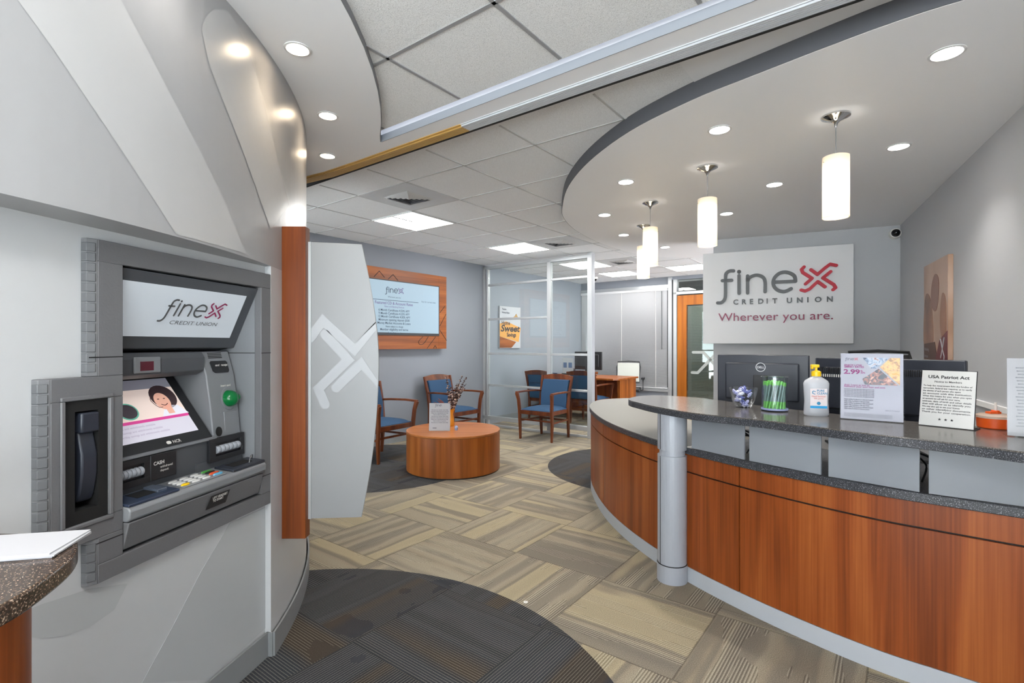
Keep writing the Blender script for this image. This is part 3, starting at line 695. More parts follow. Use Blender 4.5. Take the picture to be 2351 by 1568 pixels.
cm = MB(); e_ = [[(-.05, .07), (-.03, .05), (0, 0), (-.04, -.06)], [(.045, .08), (.03, .055), (0, .0), (.045, -.05), (.04, -.07)]]
for P_ in e_: cm.stroke([(X(.82) + p[0], Z(.87) + p[1]) for p in P_], .012, -.036, -.033)
cm.build('white_emblem', M_paper, po)
m = MB(); text(m, 'Working', X(.06), Z(.89), .035, -.034); text(m, 'for you', X(.06), Z(.96), .035, -.034); m.build('caption', M_paper, po)

# ------------------------------------------------------------------ cash machine
atm = thing('cash_machine', 'grey built-in cash machine with lit sign, screen and keypad', 'cash machine', (-1.005, 2.12, 0), FA)
sL, sI, sR, sQ = -.754, -.655, 0.0, -.059     # outer left, opening left, outer right, opening right
zB, zT, zOb, zOt = .638, 1.59, .69, 1.53
ps = -.875; pz0, pz1 = .764, 1.211
nb0, nb1, nz0, nz1 = -.817, -.699, .82, 1.15
m = MB()
def ring(mb, X0, X1, Z0, Z1, a0, a1, b0, b1, y0, y1):
    mb.box(X0, X1, y0, y1, b1, Z1).box(X0, X1, y0, y1, Z0, b0).box(X0, a0, y0, y1, b0, b1).box(a1, X1, y0, y1, b0, b1)
# surround as one extruded outline with the phone box wing, plus return edges
m.box(sL + .025, sR, 0, .03, zOt, zT).box(sL + .025, sR, 0, .03, zB, zOb).box(sQ, sR, 0, .03, zOb, zOt)
m.box(sL + .025, sI, 0, .03, pz1, zOt).box(sL + .025, sI, 0, .03, zOb, pz0)
ring(m, ps + .025, sI, pz0, pz1, nb0, nb1, nz0, nz1, 0, .03)
# chamfered left returns
for x0, z0, z1 in ((sL, zB, pz0), (sL, pz1, zT), (ps, pz0, pz1)):
    m.prism([(x0, .03), (x0 + .004, .012), (x0 + .025, 0), (x0 + .025, .03)], z0, z1)
m.build('surround', M_atm, atm, .002)
for x0, z0, z1 in ((sL, zB + .01, pz0 - .01), (sL, pz1 + .01, zT - .01), (ps, pz0 + .01, pz1 - .01)):
    m = MB(); n = max(2, int((z1 - z0) / .026))
    for i in range(n):
        za = z0 + (z1 - z0) * i / n
        m.prism([(x0 - .001, .026), (x0 + .001, .010), (x0 + .018, -.0005), (x0 + .023, .004), (x0 + .02, .026)], za + .002, za + (z1 - z0) / n - .002)
    m.build('ribbed_edge', M_rib, atm, .0015)
MB().box(sL, sI, -.0004, 0, 1.262, 1.265).box(sL + .02, sI, -.0004, 0, .748, .751).box(sQ, sR, -.0004, 0, .76, .763).box(sQ, sR, -.0004, 0, 1.262, 1.265).build('panel_joint', M_black, atm)
# raised rim round the handset niche
m = MB(); r0 = .012; ring(m, nb0 - r0, nb1 + r0, nz0 - r0, nz1 + r0, nb0, nb1, nz0, nz1, -.006, .0); m.build('niche_rim', M_atm, atm, .004)
m = MB(); ring(m, nb0, nb1, nz0, nz1, nb0 + .028, nb1 - .028, nz0 + .035, nz1 - .03, .002, .012)
ring(m, nb0 + .02, nb1 - .02, nz0 + .03, nz1 - .025, nb0 + .028, nb1 - .028, nz0 + .035, nz1 - .03, .012, .10); m.box(nb0 + .02, nb1 - .02, .1, .106, nz0 + .03, nz1 - .02)
m.build('handset_niche', M_black, atm)
# telephone handset
hx = (nb0 + nb1) / 2 + .008
m = MB().bar([(hx, .052, 1.085), (hx, .035, 1.06), (hx, .018, 1.0), (hx, .018, .95), (hx, .03, .90), (hx, .04, .885)], .044, [.046, .04, .034, .034, .04, .046])
m.box(hx - .025, hx + .025, -.002, .07, 1.060, 1.115).box(hx - .02, hx + .02, .02, .066, .872, .912)
m.build('handset', M_navy, atm, .005)
MB().tube(catmull([(hx, .05, .88), (hx - .01, .055, .862), (hx - .012, .06, .845)]), .007).build('handset_cord', plain('blue_cord', (30, 110, 190), .4), atm)
MB().tube(catmull([(hx - .012, .06, .848), (hx - .022, .05, .84), (hx - .01, .045, .838), (hx - .02, .07, .836)]), .004).build('armoured_cable', M_chrome, atm)
# recess shell
m = MB().box(sI - .02, sI, .03, .40, zOb, zOt).box(sI, sQ, .38, .40, zOb, zOt).box(sI, sQ, .03, .40, zOt, zOt + .02).box(sI - .02, sQ + .02, .03, .40, zOb - .02, zOb)
m.build('recess_lining', M_atmd, atm)
MB().box(sQ, sQ + .02, .03, .40, zOb, zOt).build('right_cheek', M_atm2, atm)
MB().box(sQ - .0005, sQ, .03, .3, 1.262, 1.265).build('cheek_joint', M_black, atm)
# header with backlit sign, sloping inward towards its foot
def hdr(z): return .012 + (zOt - .005 - z) * .47
m = MB().prismx([(hdr(1.525), 1.525), (hdr(1.30), 1.30), (.125, 1.285), (.19, 1.275), (.36, 1.275), (.36, 1.525)], sI + .001, sQ - .001); m.build('header', M_atmf, atm, .003)
z0h, z1h = 1.325, 1.490
m = MB().prismx([(hdr(z1h) - .004, z1h), (hdr(z0h) - .004, z0h), (hdr(z0h) + .004, z0h), (hdr(z1h) + .004, z1h)], sI + .004, -.112); o = m.build('backlit_sign', M_lit, atm)
lm, cm = MB(), MB(); xs = -.335; SS = .00031
logo(lm, cm, 0, 0, SS, -.001, .0, shear=.18, w=.8); text(lm, 'CREDIT UNION', -.09, -.057, .02, -.0005, 'LEFT', 0, width=.21, shear=.1)
T = Matrix.Translation((xs, (hdr(z0h) + hdr(z1h)) / 2 - .0095 - .0056, (z0h + z1h) / 2 + .012)) @ Matrix.Rotation(math.atan(-.47) * -1, 4, 'X')
lm.xf(T).build('sign_lettering', M_logo, atm); cm.xf(T).build('sign_emblem', M_atmpink, atm)
# hood with camera window
m = MB().prismx([(.13, 1.272), (.115, 1.25), (.12, 1.20), (.15, 1.185), (.32, 1.185), (.32, 1.272)], sI + .001, -.222); m.build('camera_hood', M_atmd, atm, .004)
cx0 = fpx(315, 830, .12)[0]; cx1 = fpx(345, 830, .12)[0]
MB().box(cx0 - .02, cx1 + .03, .108, .116, 1.205, 1.258).build('camera_bezel', M_atm2, atm, .003); MB().box(cx0, cx1, .106, .108, 1.213, 1.243).build('camera_window', plain('camera_window', (92, 40, 50), .1), atm)
# sloping screen unit
def scy(z): return .077 + (z - .95) * .763
m = MB().prismx([(scy(.95), .95), (scy(1.20), 1.20), (.37, 1.20), (.37, .95)], sI + .001, -.225); m.build('screen_bezel', M_blkpl, atm, .004)
m = MB().prismx([(scy(.948) - .006, .942), (scy(.948) - .006, .95), (scy(.948) + .02, .956), (scy(.948) + .05, .942)], sI + .001, -.215); m.build('bezel_lip', M_atm2, atm, .002)
e = 1e-3
SA2 = math.atan(.763)      # tilt
TM = Matrix.Translation((-.225, scy(.95), .95)) @ Matrix.Rotation(-SA2, 4, 'X')     # local z runs up the slope
def sc(mb, name, mat): return mb.xf(TM).build(name, mat, atm)
hgt = .25 / cos(SA2)
W0, W1, h0, h1 = -.43, -.045, .042, hgt - .035
sc(MB().box(W0, W1, -.002, -.0005, h0, h1), 'display', emit('display_lilac', (.60, .58, .66), .2))
sc(MB().box(W0, W1, -.0026, -.002, h1 - .04, h1), 'display_banner', emit('display_grey', (.30, .30, .36), .12))
sc(MB().box(W0, W1, -.0026, -.002, h0 + .075, h1 - .04), 'display_picture', emit('display_peach', (.82, .68, .62), .2))
sc(MB().box(W0, W1, -.003, -.0026, h0 + .066, h0 + .077), 'display_stripe', plain('display_magenta', (190, 60, 130), .4, emis=.3))
m = MB(); text(m, 'VETO', -.34, h1 - .03, .026, -.0032, bold=.01, width=.075); text(m, 'branch services to', -.36, h0 + .165, .014, -.0032, bold=.02); text(m, 'chat with a teller', -.36, h0 + .148, .014, -.0032, bold=.02)
for k in range(3): text(m, 'Membership savings and withdrawals available', -.40 + .02 * k, h0 + .05 - .015 * k, .011, -.0032)
sc(m, 'display_text', plain('display_white', (150, 140, 160), .5, emis=.4))
ell = lambda cx, cz, a, b, n=24: [(cx + a * cos(2 * pi * k / n), cz + b * sin(2 * pi * k / n)) for k in range(n)]
sc(MB().prismy(ell(-.262, h0 + .115, .036, .033), -.0034, -.0026), 'display_ring', plain('ring_green', (90, 160, 140), .5, emis=.3))
sc(MB().prismy(ell(-.262, h0 + .115, .031, .028), -.0038, -.0034), 'display_disc', plain('disc_grey', (90, 80, 90), .5))
# smiling woman with headset shown on the display
fx, fz = -.115, h0 + .145
sc(MB().prismy(ell(fx + .012, fz + .012, .052, .05), -.0036, -.0028), 'portrait_hair', plain('portrait_hair', (64, 48, 52), .6, emis=.1))
sc(MB().prismy([(fx - .035, fz - .068), (fx + .075, fz - .068), (fx + .05, fz - .03), (fx, fz - .022)], -.0036, -.0028), 'portrait_blouse', plain('portrait_blouse', (222, 222, 232), .6, emis=.2))
sc(MB().prismy(ell(fx - .002, fz - .006, .030, .036), -.0042, -.0036).prismy([(fx - .005, fz - .06), (fx + .02, fz - .06), (fx + .02, fz - .025), (fx - .005, fz - .025)], -.0042, -.0036), 'portrait_face', plain('portrait_skin', (222, 170, 150), .6, emis=.2))
m = MB().prismy(ell(fx - .014, fz + .004, .0045, .002), -.0046, -.0042).prismy(ell(fx + .01, fz + .004, .0045, .002), -.0046, -.0042).stroke(catmull([(fx - .013, fz - .019), (fx - .001, fz - .024), (fx + .012, fz - .018)]), .003, -.0046, -.0042)
m.stroke(catmull([(fx - .036, fz + .02), (fx - .045, fz - .0), (fx - .03, fz - .028), (fx - .014, fz - .03)]), .002, -.0046, -.0042); sc(m, 'portrait_features', plain('portrait_dark', (100, 60, 60), .6))
m = MB(); m.stroke([(-.19, .018), (-.183, .018)], .012, -.0016, -.0008); text(m, 'NCR', -.172, .012, .016, -.0014, bold=.02); sc(m, 'maker_badge', M_off)
# card-reader column
def coly(z): return .087 + (z - .87) * .135
m = MB().prismx([(coly(.862), .862), (.085, .95), (.095, 1.05), (.115, 1.18), (.143, 1.272), (.37, 1.272), (.37, .862)], -.217, -.072); m.build('reader_column', M_atm2, atm, .004)
def cy(z):
    T_ = [(.862, .086), (.95, .085), (1.05, .095), (1.18, .115), (1.272, .143)]
    for (a, b), (c, d) in zip(T_, T_[1:]):
        if a <= z <= c: return b + (d - b) * (z - a) / (c - a)
    return .1
def colp(P, th=.004, off=.0):                       # outline on the column face
    mb = MB(); n = len(P); v = [(x, cy(z) - th - off, z) for x, z in P] + [(x, cy(z) + .004, z) for x, z in P]
    mb.add(v, [tuple(range(n))] + [((i + 1) % n, i, n + i, n + (i + 1) % n) for i in range(n)]); return mb
m = MB()
for k in range(4): q = colp([(-.185, 1.245 + k * .006), (-.115, 1.245 + k * .006), (-.115, 1.248 + k * .006), (-.185, 1.248 + k * .006)], .001); m.add(q.v, q.f)
m.build('speaker_slot', M_black, atm)
colp([(-.18, 1.195), (-.17, 1.188), (-.105, 1.188), (-.098, 1.195), (-.098, 1.228), (-.105, 1.234), (-.178, 1.234), (-.185, 1.228)]).build('reader_label', M_blkpl, atm)
m = MB(); text(m, 'card', -.17, 1.214, .012, cy(1.21) - .0068, bold=.02); text(m, 'receipt', -.14, 1.214, .012, cy(1.21) - .0068, bold=.02); text(m, 'insert card', -.155, 1.133, .012, cy(1.14) - .0025, bold=.02); m.build('reader_lettering', M_off, atm)
colp(ell(-.122, 1.085, .038, .044)).build('reader_ring', M_atm2, atm, .001)
gm = MB(); R = Matrix.Translation((-.122, cy(1.085) + .004, 1.085)) @ Matrix.Rotation(pi / 2, 4, 'X')
gm.lathe([(.033, 0), (.032, .018), (.026, .032), (.014, .04), (.001, .043)], n=24, M=R); R2 = Matrix.Translation((-.098, cy(1.085) - .010, 1.088)) @ Matrix.Rotation(pi / 2, 4, 'X')
gm.lathe([(.016, 0), (.016, .010), (.010, .018), (.001, .02)], n=20, M=R2); gm.build('green_card_slot', M_green, atm, smooth=True)
colp([(-.155, 1.035), (-.085, 1.035), (-.085, .905), (-.09, .895), (-.15, .895), (-.155, .905)], .003).build('receipt_plate', M_atm2, atm, .001)
colp([(-.15, .93), (-.088, .945), (-.088, .90), (-.15, .90)], .006).build('receipt_slot', M_chrome, atm)
colp(ell(-.188, .965, .015, .018), .003).build('headphone_jack', M_black, atm)
m = MB(); text(m, 'O)', -.205, .905, .022, cy(.91) - .003, bold=.04); m.build('jack_symbol', M_textk, atm)
# lower fascia with dispensers
MB().prismx([(.087, .862), (.08, .945), (.37, .945), (.37, .82), (.087, .82)], sI + .001, -.218).build('lower_fascia', M_atmd, atm, .002)
MB().box(-.30, -.072, .08, .37, .82, .865).build('dispenser_block', M_atmd, atm)
def dispenser(x0, x1, z0, z1, y):
    mb = MB(); ring(mb, x0, x1, z0, z1, x0 + .03, x1 - .02, z0 + .02, z1 - .018, y, y + .012); mb.box(x0 + .03, x1 - .02, y + .011, y + .012, z0 + .02, z1 - .018); mb.build('dispenser_shroud', M_blkpl, atm, .004)
    rr = MB(); n = 6; L = (x1 - x0 - .055) / n
    for i in range(n):
        R = Matrix.Translation((x0 + .033 + i * L, y + .008, z0 + .042)) @ Matrix.Rotation(pi / 2, 4, 'Y'); rr.lathe([(.013, 0.001), (.015, .004), (.015, L - .004), (.013, L - .001)], n=14, M=R)
    rr.build('note_rollers', M_silver, atm, smooth=True)
dispenser(-.255, -.075, .858, .945, .066); dispenser(-.70 + .06, -.50, .855, .94, .07)
MB().box(-.50, -.40, .068, .08, .855, .94).build('deposit_panel', M_blkpl, atm, .003)
m = MB(); text(m, 'CASH', -.49, .905, .016, .0672, bold=.02); text(m, 'withdrawal', -.465, .892, .011, .0672); text(m, 'deposit', -.465, .88, .011, .0672); m.build('deposit_lettering', M_off, atm)
# shelf and apron
m = MB().prismx([(.09, .835), (-.015, .825), (-.024, .815), (-.022, .79), (-.012, .782), (.09, .782)], sI - .0, sQ + .0); m.build('shelf', M_atm2, atm, .004)
m = MB().prismx([(-.018, .78), (.004, .70), (.09, .695), (.09, .78)], sI + .002, sQ - .01); m.build('apron', M_atm, atm, .003)
def onshelf(y): return .835 - (.09 - y) * .095
def shelfbox(x0, x1, y0, y1, th, name, mat, bev=.002):
    mb = MB(); v = [(x, y, onshelf(y) + t) for t in (0.0, th) for x, y in ((x0, y0), (x1, y0), (x1, y1), (x0, y1))]
    mb.add(v, [(3, 2, 1, 0), (4, 5, 6, 7), (0, 1, 5, 4), (1, 2, 6, 5), (2, 3, 7, 6), (3, 0, 4, 7)]); return mb.build(name, mat, atm, bev)
shelfbox(sI + .002, -.475, -.018, .065, .008, 'left_tray', plain('tray_navy', (44, 54, 74), .3)); shelfbox(-.60, -.50, .01, .055, .0092, 'tray_well', M_black, 0)
shelfbox(-.535, -.50, .005, .06, .016, 'tray_flap', plain('flap_slate', (74, 82, 96), .3))
shelfbox(-.235, sQ + .0, -.018, .065, .008, 'right_tray', M_navy); shelfbox(-.20, -.1, .01, .05, .0092, 'tray_well', M_black, 0)
MB().tube(catmull([(-.13, .0, .835), (-.11, .01, .855), (-.085, .02, .858), (-.075, .03, .838)]), .0015).build('pen_chain', M_chrome, atm)
shelfbox(-.45, -.262, -.012, .062, .004, 'keypad_plate', M_atm2)
kk = [['w', 'w', 'w', 'g'], ['w', 'w', 'w', 'k'], ['w', 'w', 'w', 'r'], ['y', 'w', 'w', 'c']]
mats = {'w': plain('key_white', (206, 206, 204), .4), 'g': M_grn, 'k': M_black, 'r': M_red, 'y': M_yellow, 'c': M_cyan}
for r in range(4):
    for c in range(4):
        x = -.432 + c * .045 + .008 * (c == 3); y = .052 - r * .0165
        mb = MB().lathe([(.0075, 0), (.0072, .004), (.006, .005)], n=12); mb.xf(Matrix.Translation((x, y, onshelf(y) + .004)) @ Matrix.Diagonal((2.3 if c < 3 else 3.0, 1, 1, 1)))
        mb.build('key', mats[kk[r][c]], atm)
m = MB().add([(-.345, -.0165, .768), (-.255, -.0165, .768), (-.262, -.0035, .722), (-.357, -.0035, .722)], [(0, 1, 2, 3)]); m.xf(Matrix.Translation((0, -.0035, 0))).build('apron_label', M_blkpl, atm)
m = MB(); text(m, 'LIFT HEADSET', -.338, .755, .011, -.0195, bold=.01, width=.07); text(m, 'TO START', -.335, .744, .011, -.0175, bold=.01, width=.05); m.build('apron_lettering', M_off, atm)

# ------------------------------------------------------------------ privacy screen on the curved wall
ps_ = thing('privacy_screen', 'cherry post carrying a curved white acrylic privacy fin beside the cash machine', 'privacy screen', (-1.02, 2.25, .439), 0)
MB().box(-.02, .106, 0, .05, 0, 1.382).build('post', M_woodpost, ps_, .002)
pv = [(833, 562), (845, 620), (858, 690), (868, 765), (871.5, 835), (868, 930), (860, 1020), (848, 1100), (832, 1185)]
fin = [((u - CX) / F * 2.30 + 1.02, H - (v - HZ) * 2.30 / F - .439) for u, v in pv]
pl = [(fin[-1][0] * 0 + .116, H - (1190 - HZ) * 2.29 / F - .439), (.116, H - (556 - HZ) * 2.29 / F - .439)]
shape = catmull(fin, 4); fm = MB().prismy([tuple(p) for p in shape] + pl, .036, .044); fm.build('acrylic_fin', M_acryl, ps_, .0015)
MB().box(.106, .118, .030, .050, pl[0][1], pl[1][1]).build('channel', M_alu, ps_)
e = MB(); sS = .00205; oc_ = (.33, .70)
for P_ in ([(-.215, .10), (-.16, .175), (-.015, .045), (.10, .15)], [(-.15, .115), (-.045, .0), (-.18, -.13), (-.15, -.20)], [(-.10, -.125), (.015, -.015), (.11, -.11)]):
    pts = [Vector((oc_[0] + p[0], oc_[1] + .09 + p[1])) for p in P_]
    def side(sg):
        o_ = []
        for i, p in enumerate(pts):
            t0 = (p - pts[i - 1]).normalized() if i else (pts[1] - p).normalized(); t1 = (pts[i + 1] - p).normalized() if i < len(pts) - 1 else t0
            n_ = (Vector((-t0.y, t0.x)) + Vector((-t1.y, t1.x))).normalized(); k_ = n_.dot(Vector((-t0.y, t0.x))); o_.append(p + n_ * sg * .021 / max(k_, .5))
        return o_
    def cap(c_, t_): a0_ = atan2(t_.y, t_.x) + pi / 2; return [c_ + Vector((cos(a0_ - pi * j / 8), sin(a0_ - pi * j / 8))) * .021 for j in range(1, 8)]
    e.prismy(side(1) + cap(pts[-1], (pts[-1] - pts[-2]).normalized()) + side(-1)[::-1] + cap(pts[0], (pts[0] - pts[1]).normalized()), .0345, .0354)
# keep print inside the fin outline
xmax = lambda z: min([.5] + [a[0] + (b[0] - a[0]) * (z - a[1]) / (b[1] - a[1]) for a, b in zip(shape, shape[1:]) if min(a[1], b[1]) <= z <= max(a[1], b[1]) and abs(a[1] - b[1]) > 1e-6])
e.v = [(min(p[0], xmax(p[2]) - .002), p[1], p[2]) for p in e.v]
e.build('printed_emblem', M_print, ps_)

# ------------------------------------------------------------------ writing counter at lower left with sheets of paper
wc = thing('writing_counter', 'brown speckled rounded writing counter on a cherry pedestal, by the cash machine', 'counter', (-.95, .65, 0))
PT = catmull([(-1.0, .945), (-.90, .942), (-.815, .935), (-.768, .90), (-.728, .843), (-.70, .767), (-.684, .68), (-.70, .55), (-.78, .42), (-.92, .36), (-1.05, .36)], 4)
MB().prism([(p.x + .95, p.y - .65) for p in PT] + [(-.32, -.29), (-.28, .295)], .92, .95).build('counter_top', M_gr_brn, wc, .004)
MB().cyl((.03, .15, 0), .12, 0, .92, 36).build('pedestal', M_wood, wc, smooth=True)
for i, (dx, dy, rz) in enumerate(((0, 0, 0), (.003, -.004, .03), (-.004, .003, -.02))):
    s = MB().box(-.11, .11, -.055, .055, 0, .0022).build('paper_sheet', M_paper); s.location = (-.872 + dx, .862 + dy, .9505 + i * .0024); s.rotation_euler = (0, 0, .22 + rz)
    tag(s, ('bottom sheet', 'topmost sheet', 'middle sheet')[(0, 2, 1)[i]] + ' of the white paper pile on the brown speckled counter', 'paper', 'papers on the writing counter')

# ------------------------------------------------------------------ reception desk
Wp = catmull([(1.6, 5.30), (1.25, 5.30), (.95, 5.18), (.80, 4.92), (.725, 4.6), (.70, 4.2), (.71, 3.8), (.765, 3.42), (.86, 3.06), (.975, 2.78), (1.125, 2.50), (1.31, 2.22), (1.47, 2.025), (1.60, 1.91), (1.78, 1.76), (2.0, 1.60), (2.25, 1.46)], 6)
def clipw(P, mg=.004):
    nrm = Vector((RD.y, -RD.x)); 
    if nrm.dot(Vector((0, 3)) - SE) < 0: nrm = -nrm
    f = lambda p: nrm.dot(Vector(p[:2]) - SE) - mg
    out = []
    for i in range(len(P)):
        a, b = P[i - 1], P[i]; fa, fb = f(a), f(b)
        if (fa >= 0) != (fb >= 0): t = fa / (fa - fb); out.append((a[0] + (b[0] - a[0]) * t, a[1] + (b[1] - a[1]) * t))
        if fb >= 0: out.append((b[0], b[1]))
    return out
def clipl(P, mg=.03):
    nrm = Vector((RD.y, -RD.x)); 
    if nrm.dot(Vector((0, 3)) - SE) < 0: nrm = -nrm
    out = []
    for i, p in enumerate(P):
        fp = nrm.dot(Vector(p[:2]) - SE) - mg
        if fp > 0: out.append(p)
        elif out:
            fq = nrm.dot(Vector(out[-1][:2]) - SE) - mg; out.append(Vector(out[-1]).lerp(Vector(p), fq / (fq - fp))); break
    return out
Wp = clipl(Wp, .012)
# Wp runs from far to near with staff side on its left
L = plen(Wp); TOT = L[-1]
def near(pt): return min(range(len(Wp)), key=lambda i: (Wp[i] - Vector(pt)).length)
s_pil = L[near((.96, 2.81))]; s_g1 = L[near(Vector(at(1386, 1158, .085)))]; s_g2 = L[near((1.14, 2.478))]
rd = thing('reception_desk', 'long curved cherry reception desk with raised speckled transaction top', 'reception desk', (1.2, 3.0, 0))
TR = Matrix.Translation((-1.2, -3.0, 0))
def rb(mb, name, mat, bev=0): return mb.xf(TR).build(name, mat, rd, bev)
G = .004; cuts = [0, s_g1, s_g2, TOT]
rb(MB().slab(Wp, -.03, .08, .70), 'carcass', M_black).data
for a_, b_ in zip(cuts, cuts[1:]):
    P_ = offset(sub(Wp, a_ + G, b_ - G), .012)
    rb(MB().slab(P_, -.012, .085, .597), 'wood_panel', M_wood); rb(MB().slab(P_, -.012, .605, .70), 'fascia_band', M_wood)
rb(MB().slab(offset(Wp, .012), -.03, 0, .082), 'kick_plate', M_kick)
ins = offset(Wp, -.62)
ed = offset(Wp, .032)
def top(P1, P2): return clipw([tuple(p) for p in P1] + [tuple(p) for p in P2[::-1]])
sp = s_pil + .02
i_in = offset(Wp, -.60)
rb(MB().prism(top(offset(sub(Wp, 0, sp), .022), offset(sub(Wp, 0, sp), -.60)), .732, .736), 'low_worktop', M_desk)
rb(MB().prism(top(offset(sub(Wp, 0, sp), .024), offset(sub(Wp, 0, sp), -.602)), .70, .7318), 'low_worktop_edge', M_gr_edge, .003)
rb(MB().prism(top(offset(sub(Wp, sp, TOT), .024), offset(sub(Wp, sp, TOT), -.60)), .70, .736), 'ledge', M_gr_edge, .003)
rb(MB().slab(clipl(offset(Wp, -.57)), -.02, .0, .70), 'modesty_panel', M_black)
# frosted panels
pp = [((.972, 2.753), (1.128, 2.474)), ((1.142, 2.450), (1.327, 2.186)), ((1.343, 2.160), (1.546, 1.930)), ((1.566, 1.912), (1.86, 1.690))]
for a_, b_ in pp:
    rb(MB().slab([Vector(a_), Vector(b_)], -.010, .738, .918), 'frosted_panel', M_frost, .001)
# transaction top
fe = [(1449, 920), (1459, 922.5), (1485, 929), (1510, 934), (1561, 943), (1612, 950), (1680, 956.5), (1740, 963), (1838, 974.8), (1977, 992.8), (2115, 1008), (2254, 1024.6)]
tp = [(.735, 3.21)] + [at(u, v, .955) for u, v in fe] + [(1.66, 1.60), (1.80, 1.46), (2.05, 1.25), (2.6, 1.3)]
bk = [(2.5, 1.75), (2.10, 2.03), (2.019, 2.088), (1.76, 2.30), (1.577, 2.543), (1.468, 2.708), (1.36, 2.92), (1.268, 3.148), (1.183, 3.295), (1.028, 3.415), (.904, 3.415), (.811, 3.342)]
TP = clipw([tuple(p) for p in catmull(tp + bk, 5, True)])
rb(MB().prism([tuple(p) for p in TP], .950, .955), 'transaction_top', M_gr_top)
rb(MB().prism([tuple(p) for p in TP], .918, .9498), 'transaction_edge', M_gr_edge, .002)
m = MB()
for x, y in ((1.12, 3.0), (1.44, 2.55), (1.72, 2.2)): m.cyl((x, y, 0), .018, .736, .918, 16)
rb(m, 'support_post', M_silver)
# silver column
c = (.885, 2.812); r = .080
m = MB().cyl((*c, 0), r + .001, 0, .095, 40).cyl((*c, 0), r - .004, .095, .101, 40).cyl((*c, 0), r - .002, .101, .69, 40).cyl((*c, 0), r - .012, .69, .722, 40).cyl((*c, 0), r - .002, .722, .918, 40)
rb(m, 'column', M_silver); rb(MB().cyl((*c, 0), r, .0945, .0985, 40), 'column_joint', M_black)
av = atan2(-c[1], -c[0]) - radians(52)
m = MB(); q = Vector((c[0] + (r - .003) * cos(av), c[1] + (r - .003) * sin(av)))
m.box(-.0022, .0022, -.0022, .0022, .1, .688).box(-.0022, .0022, -.0022, .0022, .724, .917); m.xf(Matrix.Translation((q.x, q.y, 0))); rb(m, 'column_seam', M_black)

# ------------------------------------------------------------------ chairs
def make_chair():
    t = thing('guest_chair', 'x', 'chair')
    cs = MB(); n = 8; v = []; f = []
    for i in range(n + 1):
        for j in range(n + 1):
            x, y = -1 + 2 * i / n, -1 + 2 * j / n
            hw = .245 - .025 * (y + 1) / 2
            v.append((x * hw, .235 * y - .005, .405 + .045 * (1 - abs(x) ** 3) ** .6 * (1 - abs(y) ** 4) ** .6))
    for i in range(n):
        for j in range(n): k = i * (n + 1) + j; f.append((k, k + n + 1, k + n + 2, k + 1))
    cs.add(v, f); cs.box(-.225, .225, -.235, .22, .38, .406); cs.build('seat', M_blue, t, smooth=True)
    MB().prism([(-.25, -.245), (.25, -.245), (.225, .235), (-.225, .235)], .345, .40).build('seat_frame', M_chair, t, .004)
    for s in (-1, 1):
        MB().bar([(s * .255, -.225, 0), (s * .262, -.225, .22), (s * .262, -.235, .40), (s * .272, -.245, .54), (s * .285, -.27, .635)], [.026, .034, .036, .036, .04], [.026, .034, .036, .034, .04]).build('leg', M_chair, t, .003)
        MB().bar([(s * .225, .255, 0), (s * .228, .24, .22), (s * .228, .235, .42), (s * .235, .262, .62), (s * .25, .32, .85)], [.026, .034, .036, .034, .028], [.03, .036, .04, .036, .028]).build('leg', M_chair, t, .003)
        MB().bar([(s * .286, -.28, .640), (s * .277, -.1, .645), (s * .255, .12, .64), (s * .238, .26, .63)], .036, .024).build('armrest', M_chair, t, .005)
    m = MB(); top_ = []; 
    K = 8
    for k in range(K):
        xa, xb = -.245 + .49 * k / K, -.245 + .49 * (k + 1) / K
        za, zb = .875 - .5 * xa * xa, .875 - .5 * xb * xb
        v = [(xa, .30, .795), (xb, .30, .795), (xb, .325, zb), (xa, .325, za), (xa, .325, .795), (xb, .325, .795), (xb, .345, zb), (xa, .345, za)]
        m.add(v, [(0, 1, 2, 3), (5, 4, 7, 6), (3, 2, 6, 7), (0, 4, 5, 1), (0, 3, 7, 4), (1, 5, 6, 2)])
    m.build('top_rail', M_chair, t)
    m = MB().prismx([(.215, .405), (.20, .42), (.212, .60), (.272, .795), (.32, .80), (.28, .60), (.26, .405)], -.212, .212); m.build('backrest', M_blue, t, .012)
    MB().bar([(-.26, -.22, .27), (.26, -.22, .27)], .016, .022).bar([(-.23, .24, .24), (.23, .24, .24)], .016, .022).bar([(-.262, -.22, .25), (-.228, .24, .25)], .016, .022).bar([(.262, -.22, .25), (.228, .24, .25)], .016, .022).build('stretcher', M_chair, t)
    return t
ch = make_chair()
def place(o, cx, cy_, fx, fy, label, group):
    o.location = (cx, cy_, 0); o.rotation_euler = (0, 0, atan2(fy, fx) + pi / 2); o['label'] = label
    if group: o['group'] = group
protos = [((.455, 7.03), (-.604, -.797), 'blue upholstered armchair standing in front of the glass partition', 'armchairs in the waiting area'),
          ((-.80, 7.00), (.797, -.604), 'blue upholstered armchair against the grey wall behind the round table', 'armchairs in the waiting area'),
          ((-1.49, 5.83), (.83, -.55), 'blue upholstered armchair half hidden behind the white acrylic fin', 'armchairs in the waiting area'),
          ((.62, 8.62), (.604, .797), 'left blue guest chair at the office desk, seen through the glass', 'guest chairs at the office desk'),
          ((1.30, 8.46), (.604, .797), 'right blue guest chair at the office desk, behind the partition post', 'guest chairs at the office desk')]
for i, (c_, f_, lab, gp) in enumerate(protos):
    o = ch if i == 0 else copy_tree(ch); place(o, c_[0], c_[1], f_[0], f_[1], lab, gp)

